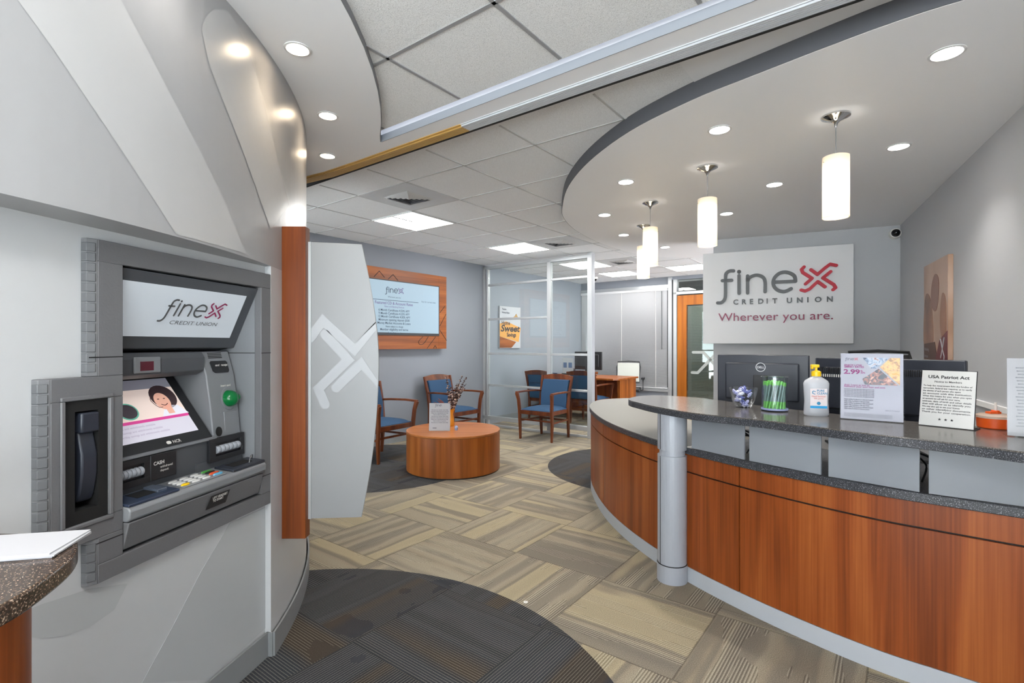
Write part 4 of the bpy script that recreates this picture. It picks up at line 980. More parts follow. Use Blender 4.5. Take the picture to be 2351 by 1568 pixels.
# ------------------------------------------------------------------ round coffee table and what stands on it
ct = thing('coffee_table', 'low round cherry drum coffee table on the carpet of the waiting area', 'table', (-.614, 5.34, 0))
MB().lathe([(.478, .0), (.478, .012)], n=64).build('plinth', M_black, ct); MB().lathe([(.485, .012), (.485, .388)], n=64).build('drum', M_woodt, ct, smooth=True)
MB().lathe([(.485, .39), (.487, .394), (.487, .408), (.484, .411)], n=64).build('table_top', wood('cherry_top', (146, 84, 40), (164, 98, 50), (178, 112, 60), .25, 'x'), ct, smooth=True)
def stand(name, label, x, y, z, ang, w, h, lean=.1, mat=None, frame=None, cat='sign holder', group=None):
    """upright leaflet in a holder, facing local -y; returns root and the parent matrix for prints"""
    t = thing(name, label, cat, (x, y, z), ang, group)
    T = Matrix.Rotation(-lean, 4, 'X')
    MB().box(-w / 2, w / 2, 0, .002, .004, h).xf(T).build('leaflet', mat or M_paper, t)
    MB().box(-w / 2 - .003, w / 2 + .003, -.0035, -.0015, .001, h + .003).xf(T).build('holder_face', M_holder, t)
    MB().box(-w / 2 - .003, w / 2 + .003, -.004, .07, 0, .003).build('holder_foot', frame or M_holder, t)
    return t, T
st, T = stand('leaflet_holder', 'upright white notice in a clear holder on the round coffee table', -.74, 5.19, .411, 0, .215, .285)
k = .00036; lm, cm = MB(), MB(); logo(lm, cm, 0, .262, .00012, -.0009, -.0004)
for i in range(9): text(lm, ('Ask about our member rates today', 'Important notice about your account', 'Please see a representative for help', 'Visit us online or by phone')[i % 4], 0, .212 - i * .016, .012, -.0006, 'CENTER', .02)
lm.box(-.07, -.03, -.0008, -.0004, .03, .036)
lm.xf(T).build('printing', M_text, st)
vs = thing('flower_vase', 'small amber vase of dried brown stems on the round coffee table', 'vase', (-.66, 5.52, .411))
MB().lathe([(.0, 0), (.03, .001), (.036, .02), (.03, .08), (.022, .13), (.028, .16), (.042, .185), (.040, .185), (.02, .15)], n=24).build('vase', plain('amber_glaze', (216, 140, 40), .25), vs, smooth=True)
M_seed = plain('dried_brown', (62, 34, 26), .7, noise=.3, scale=60); M_seed2 = plain('dried_pale', (176, 150, 136), .7)
stems = [(-.055, .355, 1), (.0, .24, 1), (.12, .36, 1), (.175, .35, 2), (.14, .22, 1), (.07, .28, 1), (-.03, .19, 1), (.10, .15, 1), (.03, .17, 1), (.16, .27, 1)]
for i, (dx, dz, tp_) in enumerate(stems):
    dy = random.uniform(-.05, .05); base = Vector((0, 0, .17)); tip = Vector((dx, dy, .185 + dz))
    path = [base.lerp(tip, t) + Vector((dx * .35 * t * (t - 1), 0, .0)) for t in [j / 9 for j in range(10)]]
    sm = MB().tube(path, .0022, 6); st_ = sm.build('stem', M_seed, vs)
    lm = MB(); pm = MB()
    for j in range(int(110 * dz) + 10):
        t = .15 + .85 * random.random(); q = base.lerp(tip, t) + Vector((dx * .35 * t * (t - 1), 0, 0)); an = random.uniform(0, 2 * pi); R_ = .017 * (1.15 - t) + .004
        cc = q + Vector((cos(an) * R_, sin(an) * R_, random.uniform(-.004, .004))); rr = .0095 * (1.25 - .6 * t)
        (lm if random.random() < .6 else pm).lathe([(.0001, -rr), (rr, -rr * .4), (rr, rr * .3), (.0001, rr)], c=tuple(cc), n=6)
    if lm.v: lm.build('seed_pods', M_seed, st_)
    if pm.v: pm.build('pale_buds', M_seed2, st_)
m = MB()
for dx, dz in ((-.20, .075), (-.17, .045), (-.15, .12), (-.13, .02), (-.16, .10)):
    a_ = Vector((-.02, 0, .185)); b_ = Vector((dx, random.uniform(-.03, .03), .185 + dz)); d = (b_ - a_); n_ = Vector((-d.z, 0, d.x)).normalized() * .011
    mid = a_.lerp(b_, .6); m.add([a_, mid + n_, b_, mid - n_, a_ + Vector((0, .003, 0)), mid + n_ + Vector((0, .003, 0)), b_ + Vector((0, .003, 0)), mid - n_ + Vector((0, .003, 0))], [(0, 1, 2, 3), (7, 6, 5, 4), (0, 4, 5, 1), (1, 5, 6, 2), (2, 6, 7, 3), (3, 7, 4, 0)])
m.build('broad_leaves', plain('dried_red_leaf', (104, 44, 36), .5), vs)
sb = tag(MB().lathe([(.0, 0), (.014, .0), (.02, .02), (.02, .03), (.012, .045), (.0, .05)], n=16).build('small_globe', plain('blue_white_globe', (150, 170, 205), .2, noise=.5, scale=60), smooth=True), 'tiny blue and white ornament beside the leaflet on the coffee table', 'ornament'); sb.location = (-.575, 5.25, .411)

# ------------------------------------------------------------------ office furniture behind the glass
OD = thing('office_desk', 'cherry office desk with rounded corner behind the two guest chairs', 'desk', (*AB(4.4, 8.0), 0), RB)
MB().prism([tuple(p) for p in catmull([(-.75, -.42), (.55, -.42), (.72, -.38), (.78, -.2), (.78, .45)], 5)] + [(-.75, .45)], .705, .735).build('desk_top', M_woodt, OD, .003)
MB().box(.70, .74, -.22, .43, 0, .705).build('end_panel', M_woodt, OD); MB().box(-.73, -.69, -.3, .43, 0, .705).build('end_panel', M_woodt, OD); MB().box(-.69, .70, -.10, -.07, .12, .705).build('modesty_panel', M_wood, OD)
MB().box(-.75, -.35, .5, 1.1, .705, .75).box(-.75, -.71, .5, 1.1, 0, .705).build('return_top', M_woodt, OD)
def monitor(name, label, x, y, z, ang, w, h, zc, mat, group=None, logo_r=.016, grid=False, lean=0):
    t = thing(name, label, 'monitor', (x, y, z), ang, group)       # back of the monitor faces local -y
    MB().box(-w / 2, w / 2, -.012, .02, zc - h / 2, zc + h / 2).build('housing', mat, t, .006)
    MB().box(-w / 2 + .012, w / 2 - .012, .0201, .0215, zc - h / 2 + .012, zc + h / 2 - .012).build('screen', M_black, t)
    MB().box(-w / 2 + .05, w / 2 - .05, -.03, -.012, zc - h / 2 + .05, zc + h / 2 - .05).build('back_bulge', mat, t, .01)
    MB().box(-.04, .04, -.045, -.03, .01, zc + .04).build('stand', M_blkpl, t, .004); MB().box(-.12, .12, -.1, .10, 0, .012).build('stand_base', M_blkpl, t, .004)
    if logo_r:
        m = MB(); n = 28; zz = zc + h * .27; m.stroke([(logo_r * cos(2 * pi * k / n), zz + logo_r * sin(2 * pi * k / n)) for k in range(n + 1)], logo_r * .14, -.0325, -.03, 6)
        text(m, 'DELL', 0, zz - logo_r * .26, logo_r * .7, -.0315, 'CENTER', .02); m.build('maker_emblem', M_alu, t)
    if grid:
        m = MB(); k = 0; x = -w / 2 + .02
        while x < w / 2 - .02: m.box(x, x + .0035, -.0335, -.0297, zc + h / 2 - .085, zc + h / 2 - .052) ; x += .009
        m.build('vent_slots', M_black, t)
        m = MB(); x = -w / 2 + .03
        while x < -w / 2 + .16: m.box(x, x + .004, -.034, -.0297, zc + h / 2 - .105, zc + h / 2 - .09); x += .011
        m.build('vent_marks', M_off, t)
    return t
mx, my = AB(4.38, 8.02); monitor('desktop_monitor', 'black monitor with round emblem on the office desk, behind the glass', mx, my, .736, RB, .54, .32, .27, M_blkpl)
wcam = thing('webcam', 'small black webcam on top of the office monitor', 'webcam', (mx, my, 1.168), RB); MB().box(-.02, .02, -.02, .02, 0, .012).build('clip', M_blkpl, wcam); MB().lathe([(.0, 0), (.014, .004), (.016, .016), (.01, .028), (0, .032)], (0, 0, .012), 16).build('lens_ball', M_blkpl, wcam, smooth=True)
x_, y_ = AB(4.62, 7.72); bh = thing('brochure_stand', 'white brochure sign on the office desk beside the monitor', 'sign holder', (x_, y_, .736), RB)
MB().box(-.11, .11, 0, .004, .05, .32).box(.03, .10, -.02, .05, 0, .05).build('card', M_paper, bh); MB().box(-.09, -.02, -.002, 0, .15, .24).box(.015, .085, -.002, 0, .15, .24).build('photo_print', plain('print_blue', (84, 106, 140), .5), bh)
x_, y_ = AB(4.92, 7.66); npl = thing('name_plate', 'small blue name plate on the office desk near the wall', 'name plate', (x_, y_, .736), RB); MB().box(-.11, .11, 0, .02, 0, .055).build('plate', plain('plate_blue', (34, 66, 104), .3), npl); m = MB(); text(m, 'NOTARY', 0, .016, .035, -.001, 'CENTER', .02); m.build('lettering', M_off, npl)
x_, y_ = AB(4.76, 7.98); dp = thing('desk_telephone', 'black desk telephone partly behind the middle partition post', 'telephone', (x_, y_, .736), RB); MB().prismx([(-.1, 0), (.1, 0), (.1, .12), (-.1, .03)], -.09, .09).build('body', M_blkpl, dp, .004); MB().bar([(-.06, .08, .2), (-.06, .1, .14), (-.06, -.06, .07)], .04, .03).build('handset', M_blkpl, dp, .006)
# mesh-back office chair
def task_chair(label, x, y, ang, seatmat, backmat, zb=.58, zt=1.0, fr=M_blkpl):
    t = thing('office_chair', label, 'chair', (x, y, 0), ang)
    MB().box(-.24, .24, -.24, .22, .44, .50).build('seat', seatmat, t, .02)
    MB().prismx([(.22, zb), (.235, zb), (.30, zt - .02), (.285, zt - .02)], -.2, .2).build('backrest', backmat, t)
    m = MB().tube([(-.2, .235, zb - .02), (-.215, .27, zt - .1), (-.20, .3, zt), (0, .31, zt + .01), (.20, .3, zt), (.215, .27, zt - .1), (.2, .235, zb - .02), (-.2, .235, zb - .02)], .012, 8); m.build('back_frame', fr, t)
    m = MB().bar([(0, .26, zb), (0, .24, .48), (0, .1, .43)], .06, .03); m.build('back_support', M_blkpl, t)
    for s in (-1, 1): MB().tube([(s * .2, .0, .45), (s * .28, .0, .47), (s * .28, .0, .66)], .014).box(s * .28 - .03, s * .28 + .03, -.12, .12, .66, .69).build('armrest', M_blkpl, t)
    MB().cyl((0, 0, 0), .025, .1, .44, 12).build('gas_column', M_blkpl, t)
    for k in range(5):
        a_ = k * 2 * pi / 5; l = MB().bar([(0, 0, .1), (.27 * cos(a_), .27 * sin(a_), .07)], .04, .03).build('star_leg', M_blkpl, t)
        MB().cyl((.27 * cos(a_), .27 * sin(a_), 0), .028, 0.0, .055, 12).build('castor', M_blkpl, l)
    return t
x_, y_ = at(1442, 950, 0); 
task_chair('pale mesh-backed office chair behind the cherry office desk', 2.12, 9.35, RB + .35, M_blkpl, plain('pale_mesh', (176, 178, 170), .6), .60, .965)
task_chair('black high-backed office chair behind the reception monitors', 2.80, 3.75, -.35, M_blkpl, M_blkpl, .7, 1.235)

# ------------------------------------------------------------------ reception monitors and equipment
monitor('desktop_monitor', 'black monitor with round emblem directly behind the candy bowl and pen jar', 1.545, 3.15, .737, -.63, .515, .33, .332, M_navy, 'monitors behind the transaction top', .026)
monitor('desktop_monitor', 'very wide dark monitor with vent slots behind the leaflet holders', 1.925, 2.635, .737, -.955, .66, .33, .322, M_navy, 'monitors behind the transaction top', 0, True)
m = MB().box(-.03, .03, -.002, 0, 0, .0)
lb = MB(); text(lb, 'Service', 0, 0, .02, 0, bold=.02)
# candy bowl
bw = thing('glass_bowl', 'clear glass bowl of wrapped candies at the left of the transaction top', 'bowl', (1.262, 2.775, .955))
MB().lathe([(.036, 0), (.042, .006), (.058, .04), (.070, .085), (.074, .108), (.071, .108), (.066, .083), (.053, .04), (.034, .01), (.0, .009)], n=32).build('bowl', glass('bowl_glass', (.97, .98, .99), .1, .03, .3), bw, smooth=True)
cmats = [plain('wrap_lilac', (170, 172, 214), .25), plain('wrap_white', (226, 226, 236), .25), plain('wrap_blue', (92, 100, 160), .25)]
cand = None
for i in range(34):
    z = random.uniform(.012, .115); rmax = .02 + z * .36 if z < .09 else .045 * (1.5 - z / .13); an = random.uniform(0, 2 * pi); rr = random.uniform(0, rmax)
    if i < 3:
        mb = MB().lathe([(.0, -.017), (.006, -.016), (.003, -.010), (.008, -.007), (.0085, .007), (.003, .010), (.006, .016), (0, .017)], n=8); cand = mb.build('wrapped_candy', cmats[i], smooth=False)
        if i == 0: pool = []
        pool.append(cand); c2 = cand
    else: c2 = pool[i % 3].copy(); COL.objects.link(c2)
    c2.location = (1.262 + rr * cos(an), 2.775 + rr * sin(an), .955 + z); c2.rotation_euler = (random.uniform(0, 3), random.uniform(0, 3), random.uniform(0, 3))
    tag(c2, ('lilac', 'white', 'dark blue')[i % 3] + ' wrapped candy in the clear glass bowl', 'candy', ('lilac', 'white', 'dark blue')[i % 3] + ' candies in the bowl')
# jar of green pens
jr = thing('clear_jar', 'clear round jar packed with green-tipped pens beside the candy bowl', 'jar', (1.359, 2.634, .955))
MB().lathe([(.060, 0), (.062, .004), (.062, .172), (.068, .176), (.066, .18), (.059, .176), (.059, .006), (0, .005)], n=36).build('jar', glass('jar_glass', (.95, .97, .985), .06, .04, .25), jr, smooth=True)
MB().lathe([(.0625, .006), (.0635, .007), (.0635, .014), (.0625, .015)], n=36).build('base_band', plain('jar_band', (150, 160, 200), .3), jr)
M_pen = plain('pen_grey', (120, 146, 140), .35); M_peng = plain('pen_green', (120, 205, 90), .35)
n_ = 0
for ring_, cnt in ((.048, 17), (.03, 10), (.012, 4)):
    for k in range(cnt):
        an = 2 * pi * k / cnt + ring_ * 20; p0 = Vector((1.359 + ring_ * cos(an - .25), 2.634 + ring_ * sin(an - .25), .962)); p1 = Vector((1.359 + ring_ * 1.02 * cos(an + .35), 2.634 + ring_ * 1.02 * sin(an + .35), .955 + .15 + random.uniform(-.006, .006)))
        t = thing('ballpoint_pen', 'green and grey pen standing in the clear round jar', 'pen', tuple(p0), 0, 'pens in the clear jar'); d = p1 - p0
        MB().tube([d * .30, d * .88], .0042, 6).build('barrel', M_pen, t); MB().tube([d * 0, d * .30], .0044, 6).build('grip', M_peng, t); MB().tube([d * .88, d], .005, 6).build('cap', M_peng, t)
# sanitiser
hs = thing('sanitizer_bottle', 'clear pump bottle of hand sanitizer with yellow pump', 'bottle', (1.474, 2.465, .955), -.25)
n = 28; prof = [(.050, .0), (.054, .004), (.0545, .02), (.052, .07), (.055, .13), (.056, .155), (.050, .168), (.03, .182), (.019, .188), (.019, .192)]
mb = MB().lathe(prof, n=n); mb.v = [(x, y * .62, z) for x, y, z in mb.v]; mb.build('bottle', frosted('sanitizer_plastic', (214, 216, 222), .4, .2), hs, smooth=True)
MB().lathe([(.021, .190), (.021, .212), (.014, .216), (.006, .218), (.006, .238)], n=20).build('pump_collar', M_yellow, hs, smooth=True)
MB().box(-.024, .012, -.010, .010, .232, .246).box(-.024, -.012, -.006, .006, .224, .236).build('pump_head', M_yellow, hs, .003)
MB().add([(-.036 + .0 * i, -.0345, z) for i, z in ((0, .035),)] + [(.036, -.0345, .035), (.036, -.0345, .132), (-.036, -.0345, .132)], [(0, 1, 2, 3)]).xf(Matrix.Translation((0, -.001, 0))).build('label', plain('bottle_label', (216, 206, 206), .5), hs)
MB().box(-.036, .036, -.0372, -.0358, .038, .05).build('label_band', plain('label_cyan', (40, 150, 205), .4), hs)
m = MB(); text(m, 'PURE', -.008, .118, .014, -.0375, bold=.02); text(m, 'CLEAN', -.008, .105, .014, -.0375, bold=.02); m.stroke(catmull([(-.014, .118), (-.024, .12), (-.026, .11), (-.016, .106)]), .003, -.0375, -.036); m.prismy(ell(0, .062, .008, .008), -.0375, -.036); m.build('label_print', plain('label_teal', (50, 130, 170), .5), hs)
m = MB(); text(m, 'Hand Sanitizer', 0, .092, .0105, -.0375, 'CENTER', .01); text(m, 'kills germs', 0, .082, .0095, -.0375, 'CENTER'); m.build('label_red_print', plain('label_red', (205, 110, 100), .5), hs)

# ------------------------------------------------------------------ leaflets on the transaction top
def seg_ang(p, q): return atan2(q[1] - p[1], q[0] - p[0])
a1, b1 = at(1928, 961, .956), at(2076, 972, .956); ang = seg_ang(a1, b1); w = hypot(b1[0] - a1[0], b1[1] - a1[1])
st, T = stand('leaflet_holder', 'white loan leaflet with 2.99% in magenta and photo collage, in clear holder', (a1[0] + b1[0]) / 2, (a1[1] + b1[1]) / 2, .955, ang, w - .006, .302, .05, plain('leaflet_lilac', (164, 164, 178), .4))
hw = w / 2 - .003; X = lambda a: -hw + a * 2 * hw; Z = lambda a: .302 * (1 - a)
ph = lambda nm_, P, mat: MB().prismy([(X(a), Z(b)) for a, b in P], -.0012, -.0003).xf(T).build(nm_, mat, st)
ph('collage_photo', [(.36, .06), (.78, .06), (.58, .22), (.50, .22)], picture('photo_blue', ((60, 66, 90), (130, 150, 180), (190, 200, 214), (150, 100, 90)), 45))
ph('collage_photo', [(.80, .06), (.95, .06), (.95, .46), (.64, .20)], picture('photo_warm', ((110, 70, 40), (200, 150, 90), (230, 190, 120), (214, 150, 40)), 45))
ph('collage_photo', [(.62, .22), (.92, .46), (.40, .46), (.36, .38)], picture('photo_dark', ((26, 30, 48), (56, 50, 60), (160, 96, 84), (210, 160, 140)), 45))
m = MB(); text(m, '2.99', X(.05), Z(.305), .028, -.0012, bold=.035, width=.062); text(m, '%', X(.33), Z(.275), .012, -.0012, bold=.02); text(m, 'APR', X(.33), Z(.30), .010, -.0012, bold=.02); text(m, 'ENJOY LOW', X(.06), Z(.19), .012, -.0012, bold=.03); text(m, 'SMART RATES', X(.06), Z(.215), .012, -.0012, bold=.03)
text(m, 'Auto Loans as low as', X(.06), Z(.485), .011, -.0012, bold=.02); text(m, 'Refinance your auto loan and save', X(.06), Z(.51), .011, -.0012, bold=.02); m.xf(T).build('magenta_print', M_purple, st)
lm, cm = MB(), MB(); logo(lm, cm, X(.18), Z(.085), .00006, -.0012, -.0006)
for i in range(6): text(lm, 'rate shown is for new auto loans with approved credit', X(.06), Z(.545 + i * .022), .0078, -.0012, width=hw * .98, bold=.02)
for i in range(6): text(lm, 'Apply online, by phone or visit any branch', X(.06), Z(.70 + i * .028), .009, -.0012, width=hw * (.95 - .12 * (i % 2)), bold=.03)
for i in range(4): text(lm, 'All loans subject to approval. Rates and terms may change without notice. Membership eligibility required.', X(.06), Z(.905 + i * .015), .0055, -.0012, width=hw * 1.55)
text(lm, 'APPLY TODAY', X(.72), Z(.84), .008, -.0012); lm.xf(T).build('grey_print', M_text, st); cm.xf(T).build('leaflet_emblem', M_pink, st)
a1, b1 = at(2109, 975, .956), at(2235, 988, .956); ang = seg_ang(a1, b1); w = hypot(b1[0] - a1[0], b1[1] - a1[1])
st = thing('notice_plaque', 'etched steel plaque about the Patriot Act, leaning on the transaction top', 'plaque', ((a1[0] + b1[0]) / 2, (a1[1] + b1[1]) / 2, .955), ang); T = Matrix.Rotation(-.22, 4, 'X')
MB().box(-w / 2, w / 2, 0, .002, .003, .238).xf(T).build('plate', M_steel, st); MB().box(-w / 2, w / 2 + .002, .0022, .005, 0, .24).xf(T).build('backing', M_black, st); MB().box(-w / 2, w / 2 + .006, -.002, .075, 0, .003).build('foot', M_black, st)
m = MB(); text(m, 'USA Patriot Act', 0, .205, .018, -.0006, 'CENTER', .03, width=w * .76); text(m, 'Notice to Members', 0, .187, .011, -.0006, 'CENTER', .02, width=w * .5)
body = ['To help the government fight the funding of', 'terrorism, federal law requires us to verify', 'the identity of each person who opens', 'an account with this institution.', 'What this means for you: when you open', 'an account we will ask for your name,', 'address, date of birth and other details', 'that will allow us to identify you.', 'We may also ask to see your license', 'or other identifying documents.', 'Thank you for your cooperation.']
for i, s in enumerate(body): text(m, s, -w * .46, .170 - i * .0112, .009, -.0006, bold=.02, width=w * (.9 if i % 3 != 2 else .7))
for k in range(3):
    P_ = []
    for q in range(10): r_ = .006 if q % 2 == 0 else .0026; P_.append((-.02 + k * .02 + r_ * sin(q * pi / 5), .032 + r_ * cos(q * pi / 5)))
    m.prismy(P_, -.0008, -.0002)
m.xf(T).build('engraving', M_textk, st)
a1 = at(2311, 1001, .956); ang = -.62
st, T = stand('leaflet_holder', 'clear holder with pink-tinted rate sheet at the right end of the transaction top', a1[0] + .11 * cos(ang), a1[1] + .11 * sin(ang), .955, ang, .215, .292, .04)
m = MB()
for i in range(19): text(m, 'account service fee schedule and rates'[: 30 + i % 7], -.085 + .003 * (i % 3), .255 - i * .012, .0085, -.0012, width=.165 - .01 * (i % 4))
m.xf(T).build('printing', M_text, st); MB().prismy(ell(0.0, .20, .04, .03), -.0008, -.0002).prismy(ell(0.0, .08, .04, .03), -.0008, -.0002).xf(T).build('pink_watermark', plain('pink_print', (226, 190, 220), .5), st)
# orange tub
ot = thing('orange_tub', 'low orange tub with clear lid and straw beside the steel plaque', 'tub', (1.985, 2.09, .9552))
MB().lathe([(.052, 0), (.057, .004), (.059, .042), (.0, .042)], n=32).build('tub', M_orange, ot, smooth=True)
MB().lathe([(.061, .0425), (.062, .052), (.05, .058), (.0, .06)], n=32).build('lid', frosted('lid_plastic', (226, 206, 190), .4, .2), ot, smooth=True)
MB().box(-.03, .014, -.012, .012, .06, .068).cyl((.0, 0, 0), .014, .06, .073, 16).build('lid_tab', M_orange, ot); MB().cyl((.002, 0, 0), .0045, .072, .105, 10).build('straw', M_off, ot)
# black desk tray behind the right leaflet
bt = thing('letter_tray', 'black angular tray half hidden behind the rightmost leaflet holder', 'tray', (2.085, 2.02, .9552), -.75); MB().prismx([(-.03, 0), (.05, 0), (.09, .24), (-.07, .17)], -.055, .06).build('tray_body', M_blkpl, bt, .004)
# cables under the transaction top seen through the gaps
for i, (x, y) in enumerate(((1.20, 2.60), (1.45, 2.30), (1.66, 2.06))):
    o = MB().tube(catmull([(x, y, .743), (x + .05, y + .04, .80), (x - .02, y + .02, .86), (x + .06, y - .02, .82), (x + .1, y + .05, .743)]), .004).build('desk_cable', M_alu if i % 2 else M_blkpl)
    tag(o, ('black cable looping behind the leftmost gap between frosted panels', 'grey cable looping behind the middle gap between frosted panels', 'black cable looping behind the right gap between frosted panels')[i], 'cable', 'cables behind the frosted panels')

# ------------------------------------------------------------------ ceiling fittings
def area(name, loc, size, power, col, parent=None):
    l = bpy.data.lights.new(name, 'AREA'); l.shape = 'SQUARE'; l.size = size; l.energy = power; l.color = col; o = bpy.data.objects.new(name, l); COL.objects.link(o); o.location = loc
    if parent: o.parent = parent
    return o
def spot(name, loc, power, col, parent, size=2.0, blend=.8):
    l = bpy.data.lights.new(name, 'SPOT'); l.energy = power; l.color = col; l.spot_size = size; l.spot_blend = blend; l.shadow_soft_size = .05; o = bpy.data.objects.new(name, l); COL.objects.link(o); o.location = loc; o.parent = parent; return o
def troffer(a_, b_, z, label):
    x, y = AB(a_, b_); t = thing('ceiling_light_panel', label, 'ceiling light', (x, y, z), RB, 'square ceiling light panels')
    m = MB(); ring2 = lambda mb, o_, i_, z0, z1: mb.box(-o_, o_, i_, o_, z0, z1).box(-o_, o_, -o_, -i_, z0, z1).box(-o_, -i_, -i_, i_, z0, z1).box(i_, o_, -i_, i_, z0, z1)
    ring2(m, .30, .283, -.010, -.001); m.build('frame', M_trofw, t)
    MB().box(-.283, .283, -.283, .283, -.006, -.002).build('diffuser', M_trof, t)
    MB().box(-.015, .015, -.28, -.02, -.009, -.006).build('centre_rib', M_tee, t)
T0 = [(3.97, 3.57, 'square lit ceiling panel nearest the curved wall, beside a large vent'), (3.97, 5.40, 'square lit ceiling panel just in front of the glass partition'), (3.97, 7.23, 'square lit ceiling panel inside the office, above the guest chairs'), (3.97, 8.45, 'farthest square lit ceiling panel, near the office blind'), (2.75, 8.45, 'square lit ceiling panel seen just left of the lettered board')]
for a_, b_, lab in T0: troffer(a_, b_, ZF, lab)
for a_, b_ in ((.272, -.055), (.272, -1.83), (-1.5, -.055), (-1.5, -1.83)): troffer(a_, b_, ZN, 'added square lit ceiling panel in the unseen tile ceiling behind the camera')  # out-of-view panels, added for extra room light
def vent(a_, b_, label):
    x, y = AB(a_, b_); t = thing('air_vent', label, 'vent', (x, y, ZF), RB, 'square air vents in the ceiling tiles')
    MB().box(-.297, .297, -.297, .297, -.005, -.001).build('face_plate', plain('vent_white', (200, 201, 203), .5), t)
    MB().box(-.145, .145, -.145, .145, -.0062, -.005).build('duct_opening', M_dkface, t)
    m = MB()
    for s in (.15, .118, .086, .054, .024):
        for k in range(4):
            R_ = Matrix.Rotation(k * pi / 2, 4, 'Z'); m.add([R_ @ Vector(p) for p in ((-s, -s, -.006), (s, -s, -.006), (s - .02, -s + .02, -.018), (-s + .02, -s + .02, -.018))], [(0, 1, 2, 3)])
    m.build('louvre_ring', M_tee, t)
vent(3.36, 2.96, 'large square air vent nearest the curved wall'); vent(3.36, 5.40, 'square air vent above the left end of the glass partition'); vent(3.36, 7.23, 'square air vent inside the office, beyond the glass')
def downlight(x, y, z, col, power, label, group, r=.062, em=7):
    t = thing('recessed_downlight', label, 'downlight', (x, y, z), 0, group)
    MB().lathe([(r, -.001), (r, -.004), (r * .84, -.006), (r * .82, -.002), (r * .82, .002)], n=32).build('trim_ring', M_trofw, t, smooth=True)
    MB().lathe([(.0, -.0035), (r * .8, -.0035)], n=32).build('lens', emit('lens_glow', col, em), t)
    spot('downlight_lamp', (0, 0, -.012), power, col, t); return t
lw_ = emit('x', WARM, 5)
for d, lab in ((-30, None), (-19, None), (-7.8, None), (3.4, 'nearest warm downlight over the curved wall'), (14.6, 'middle warm downlight over the curved wall'), (25.7, 'farthest warm downlight over the curved wall, above the warm-tinted track')):
    x, y = drum(d, 3.13); downlight(x, y, ZS, WARM if lab else NEUT, 5.0 if lab else 2.5, lab or 'downlight over the curved wall behind the camera', 'downlights over the curved wall', .052, 6)
OL = [((2174, 121), 'largest downlight, at the upper right corner of the oval ceiling'), ((2063, 336), 'downlight right of the nearest pendant lamp'), ((1778, 423), 'downlight between the two nearest pendant lamps, towards the sign wall'), ((1668, 490), 'downlight just right of the second nearest pendant shade'), ((1652, 297), 'downlight left of the nearest pendant, by the oval edge'), ((1437, 417), 'downlight near the left tip of the oval, upper of three'), ((1388, 493), 'leftmost downlight in the oval ceiling'), ((1432, 539), 'downlight just left of the farthest pendant shade'), ((1527, 567), 'farthest downlight in the oval ceiling')]
for (u, v), lab in OL:
    x, y = at(u, v, ZO); downlight(x, y, ZO, NEUT, DOWN_W, lab, 'downlights in the oval ceiling')
def make_pendant():
    t = thing('pendant_lamp', 'x', 'pendant lamp', (0, 0, ZO), 0, 'pendant lamps over the reception desk')
    MB().lathe([(.0, 0), (.066, -.002), (.066, -.008), (.05, -.016), (.024, -.026), (.01, -.040), (.004, -.06)], n=32).build('canopy', M_chrome, t, smooth=True)
    MB().cyl((0, 0, 0), .0025, -.225, -.055, 8).build('cable', M_atm2, t)
    MB().lathe([(.0, -.22), (.02, -.222), (.022, -.25), (.018, -.27), (0, -.27)], n=20).build('lamp_holder', M_chrome, t, smooth=True)
    MB().lathe([(.061, -.527), (.061, -.212), (.056, -.210), (.055, -.216), (.055, -.527)], n=36).build('shade', M_shade, t, smooth=True)
    MB().tube([(-.066, 0, -.24), (.066, 0, -.24)], .002, 6).build('shade_pin', M_chrome, t)
    MB().lathe([(0, -.27), (.018, -.275), (.022, -.31), (.014, -.33), (0, -.335)], n=16).build('bulb', emit('bulb_glow', NEUT, 6), t, smooth=True)
    l = bpy.data.lights.new('pendant_glow', 'POINT'); l.energy = PEND_W; l.color = NEUT; l.shadow_soft_size = .03; o = bpy.data.objects.new('pendant_glow', l); COL.objects.link(o); o.parent = t; o.location = (0, 0, -.38)
    return t
pdt = make_pendant()
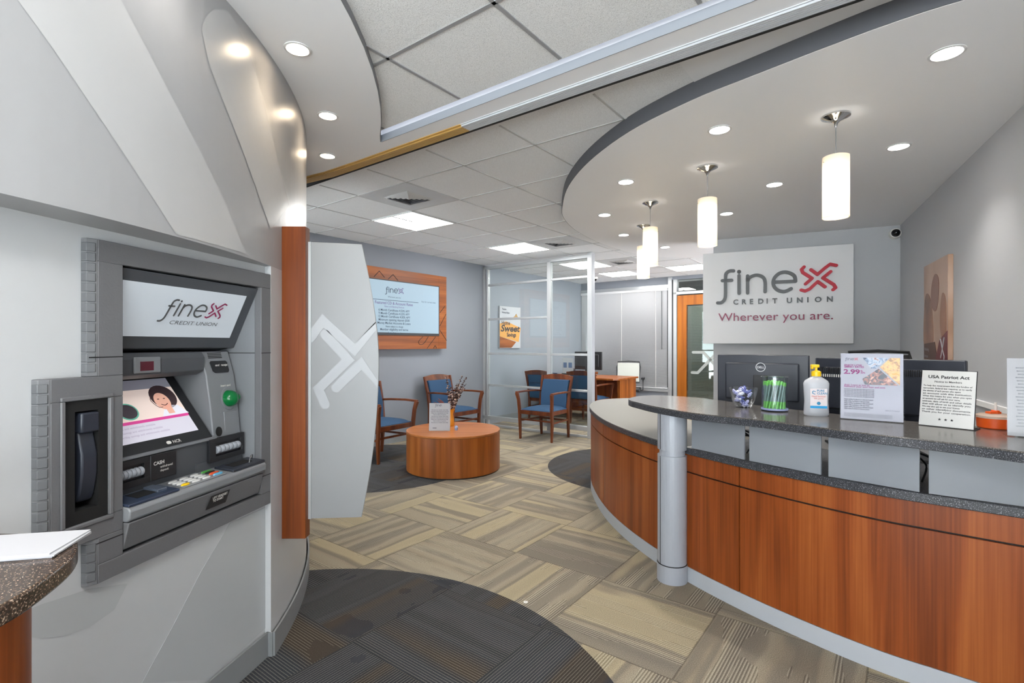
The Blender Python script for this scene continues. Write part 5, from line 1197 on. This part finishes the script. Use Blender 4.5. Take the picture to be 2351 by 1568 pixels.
for i, ((u, v), lab) in enumerate((((1919, 266), 'nearest and largest white glass pendant lamp'), ((1624, 384), 'second nearest white glass pendant lamp, left of the lettered board'), ((1493, 465), 'third white glass pendant lamp, overlapping the farthest'), ((1477, 517), 'farthest white glass pendant lamp, partly hidden by its neighbour'))):
    o = pdt if i == 0 else copy_tree(pdt); x, y = at(u, v, ZO); o.location = (x, y, ZO); o['label'] = lab
# dome cameras
cx_, cz_ = onpl(2062, 537, SE, RAng); sc_ = thing('security_camera', 'white dome security camera in the upper corner by the lettered board', 'camera', (SE.x, SE.y, 0), SA)
R_ = Matrix.Translation((-.05, 0, onpl(2062, 537, SO, SA)[1])) @ Matrix.Rotation(pi / 2, 4, 'X')
MB().lathe([(.05, 0), (.052, .03), (.047, .06), (.044, .062)], n=24, M=R_).build('housing', M_off, sc_, smooth=True); MB().lathe([(.038, .062), (.034, .08), (.02, .095), (.001, .1)], n=24, M=R_).build('dome', plain('smoked_dome', (16, 16, 18), .08), sc_, smooth=True)
x, y = at(1372, 652, ZF - .03); sc2 = thing('security_camera', 'small dome camera on the ceiling near the office blind', 'camera', (1.56, 9.6, ZF)); MB().lathe([(.06, 0), (.06, -.03), (.045, -.04)], n=24).build('housing', M_off, sc2, smooth=True); MB().lathe([(.042, -.038), (.035, -.06), (.02, -.075), (.001, -.08)], n=24).build('dome', plain('smoked_dome2', (16, 16, 18), .08), sc2, smooth=True)
# small paper ring dropped on the carpet
lt = tag(MB().lathe([(.005, 0), (.011, 0), (.011, .002), (.005, .002), (.005, 0)], n=20).build('washer', M_off), 'tiny pale ring lying on the carpet at the edge of the dark circle', 'litter'); x, y = at(1207, 1383, 0); lt.location = (x, y, .001)

# ------------------------------------------------------------------ put every root at the base of its thing
bpy.context.view_layer.update()
for o in [o for o in bpy.data.objects if o.parent is None and o.type == 'EMPTY']:
    kids = [c for c in bpy.data.objects if c.parent == o and c.type == 'MESH']; pts = []
    for c in kids: pts += [c.matrix_local @ Vector(b) for b in c.bound_box]
    lo = [min(p[i] for p in pts) for i in range(3)]; hi = [max(p[i] for p in pts) for i in range(3)]
    d = Vector(((lo[0] + hi[0]) / 2, (lo[1] + hi[1]) / 2, lo[2]))
    for c in [c for c in bpy.data.objects if c.parent == o]: c.location = c.location - d
    o.location = o.location + Matrix.Rotation(o.rotation_euler.z, 3, 'Z') @ d
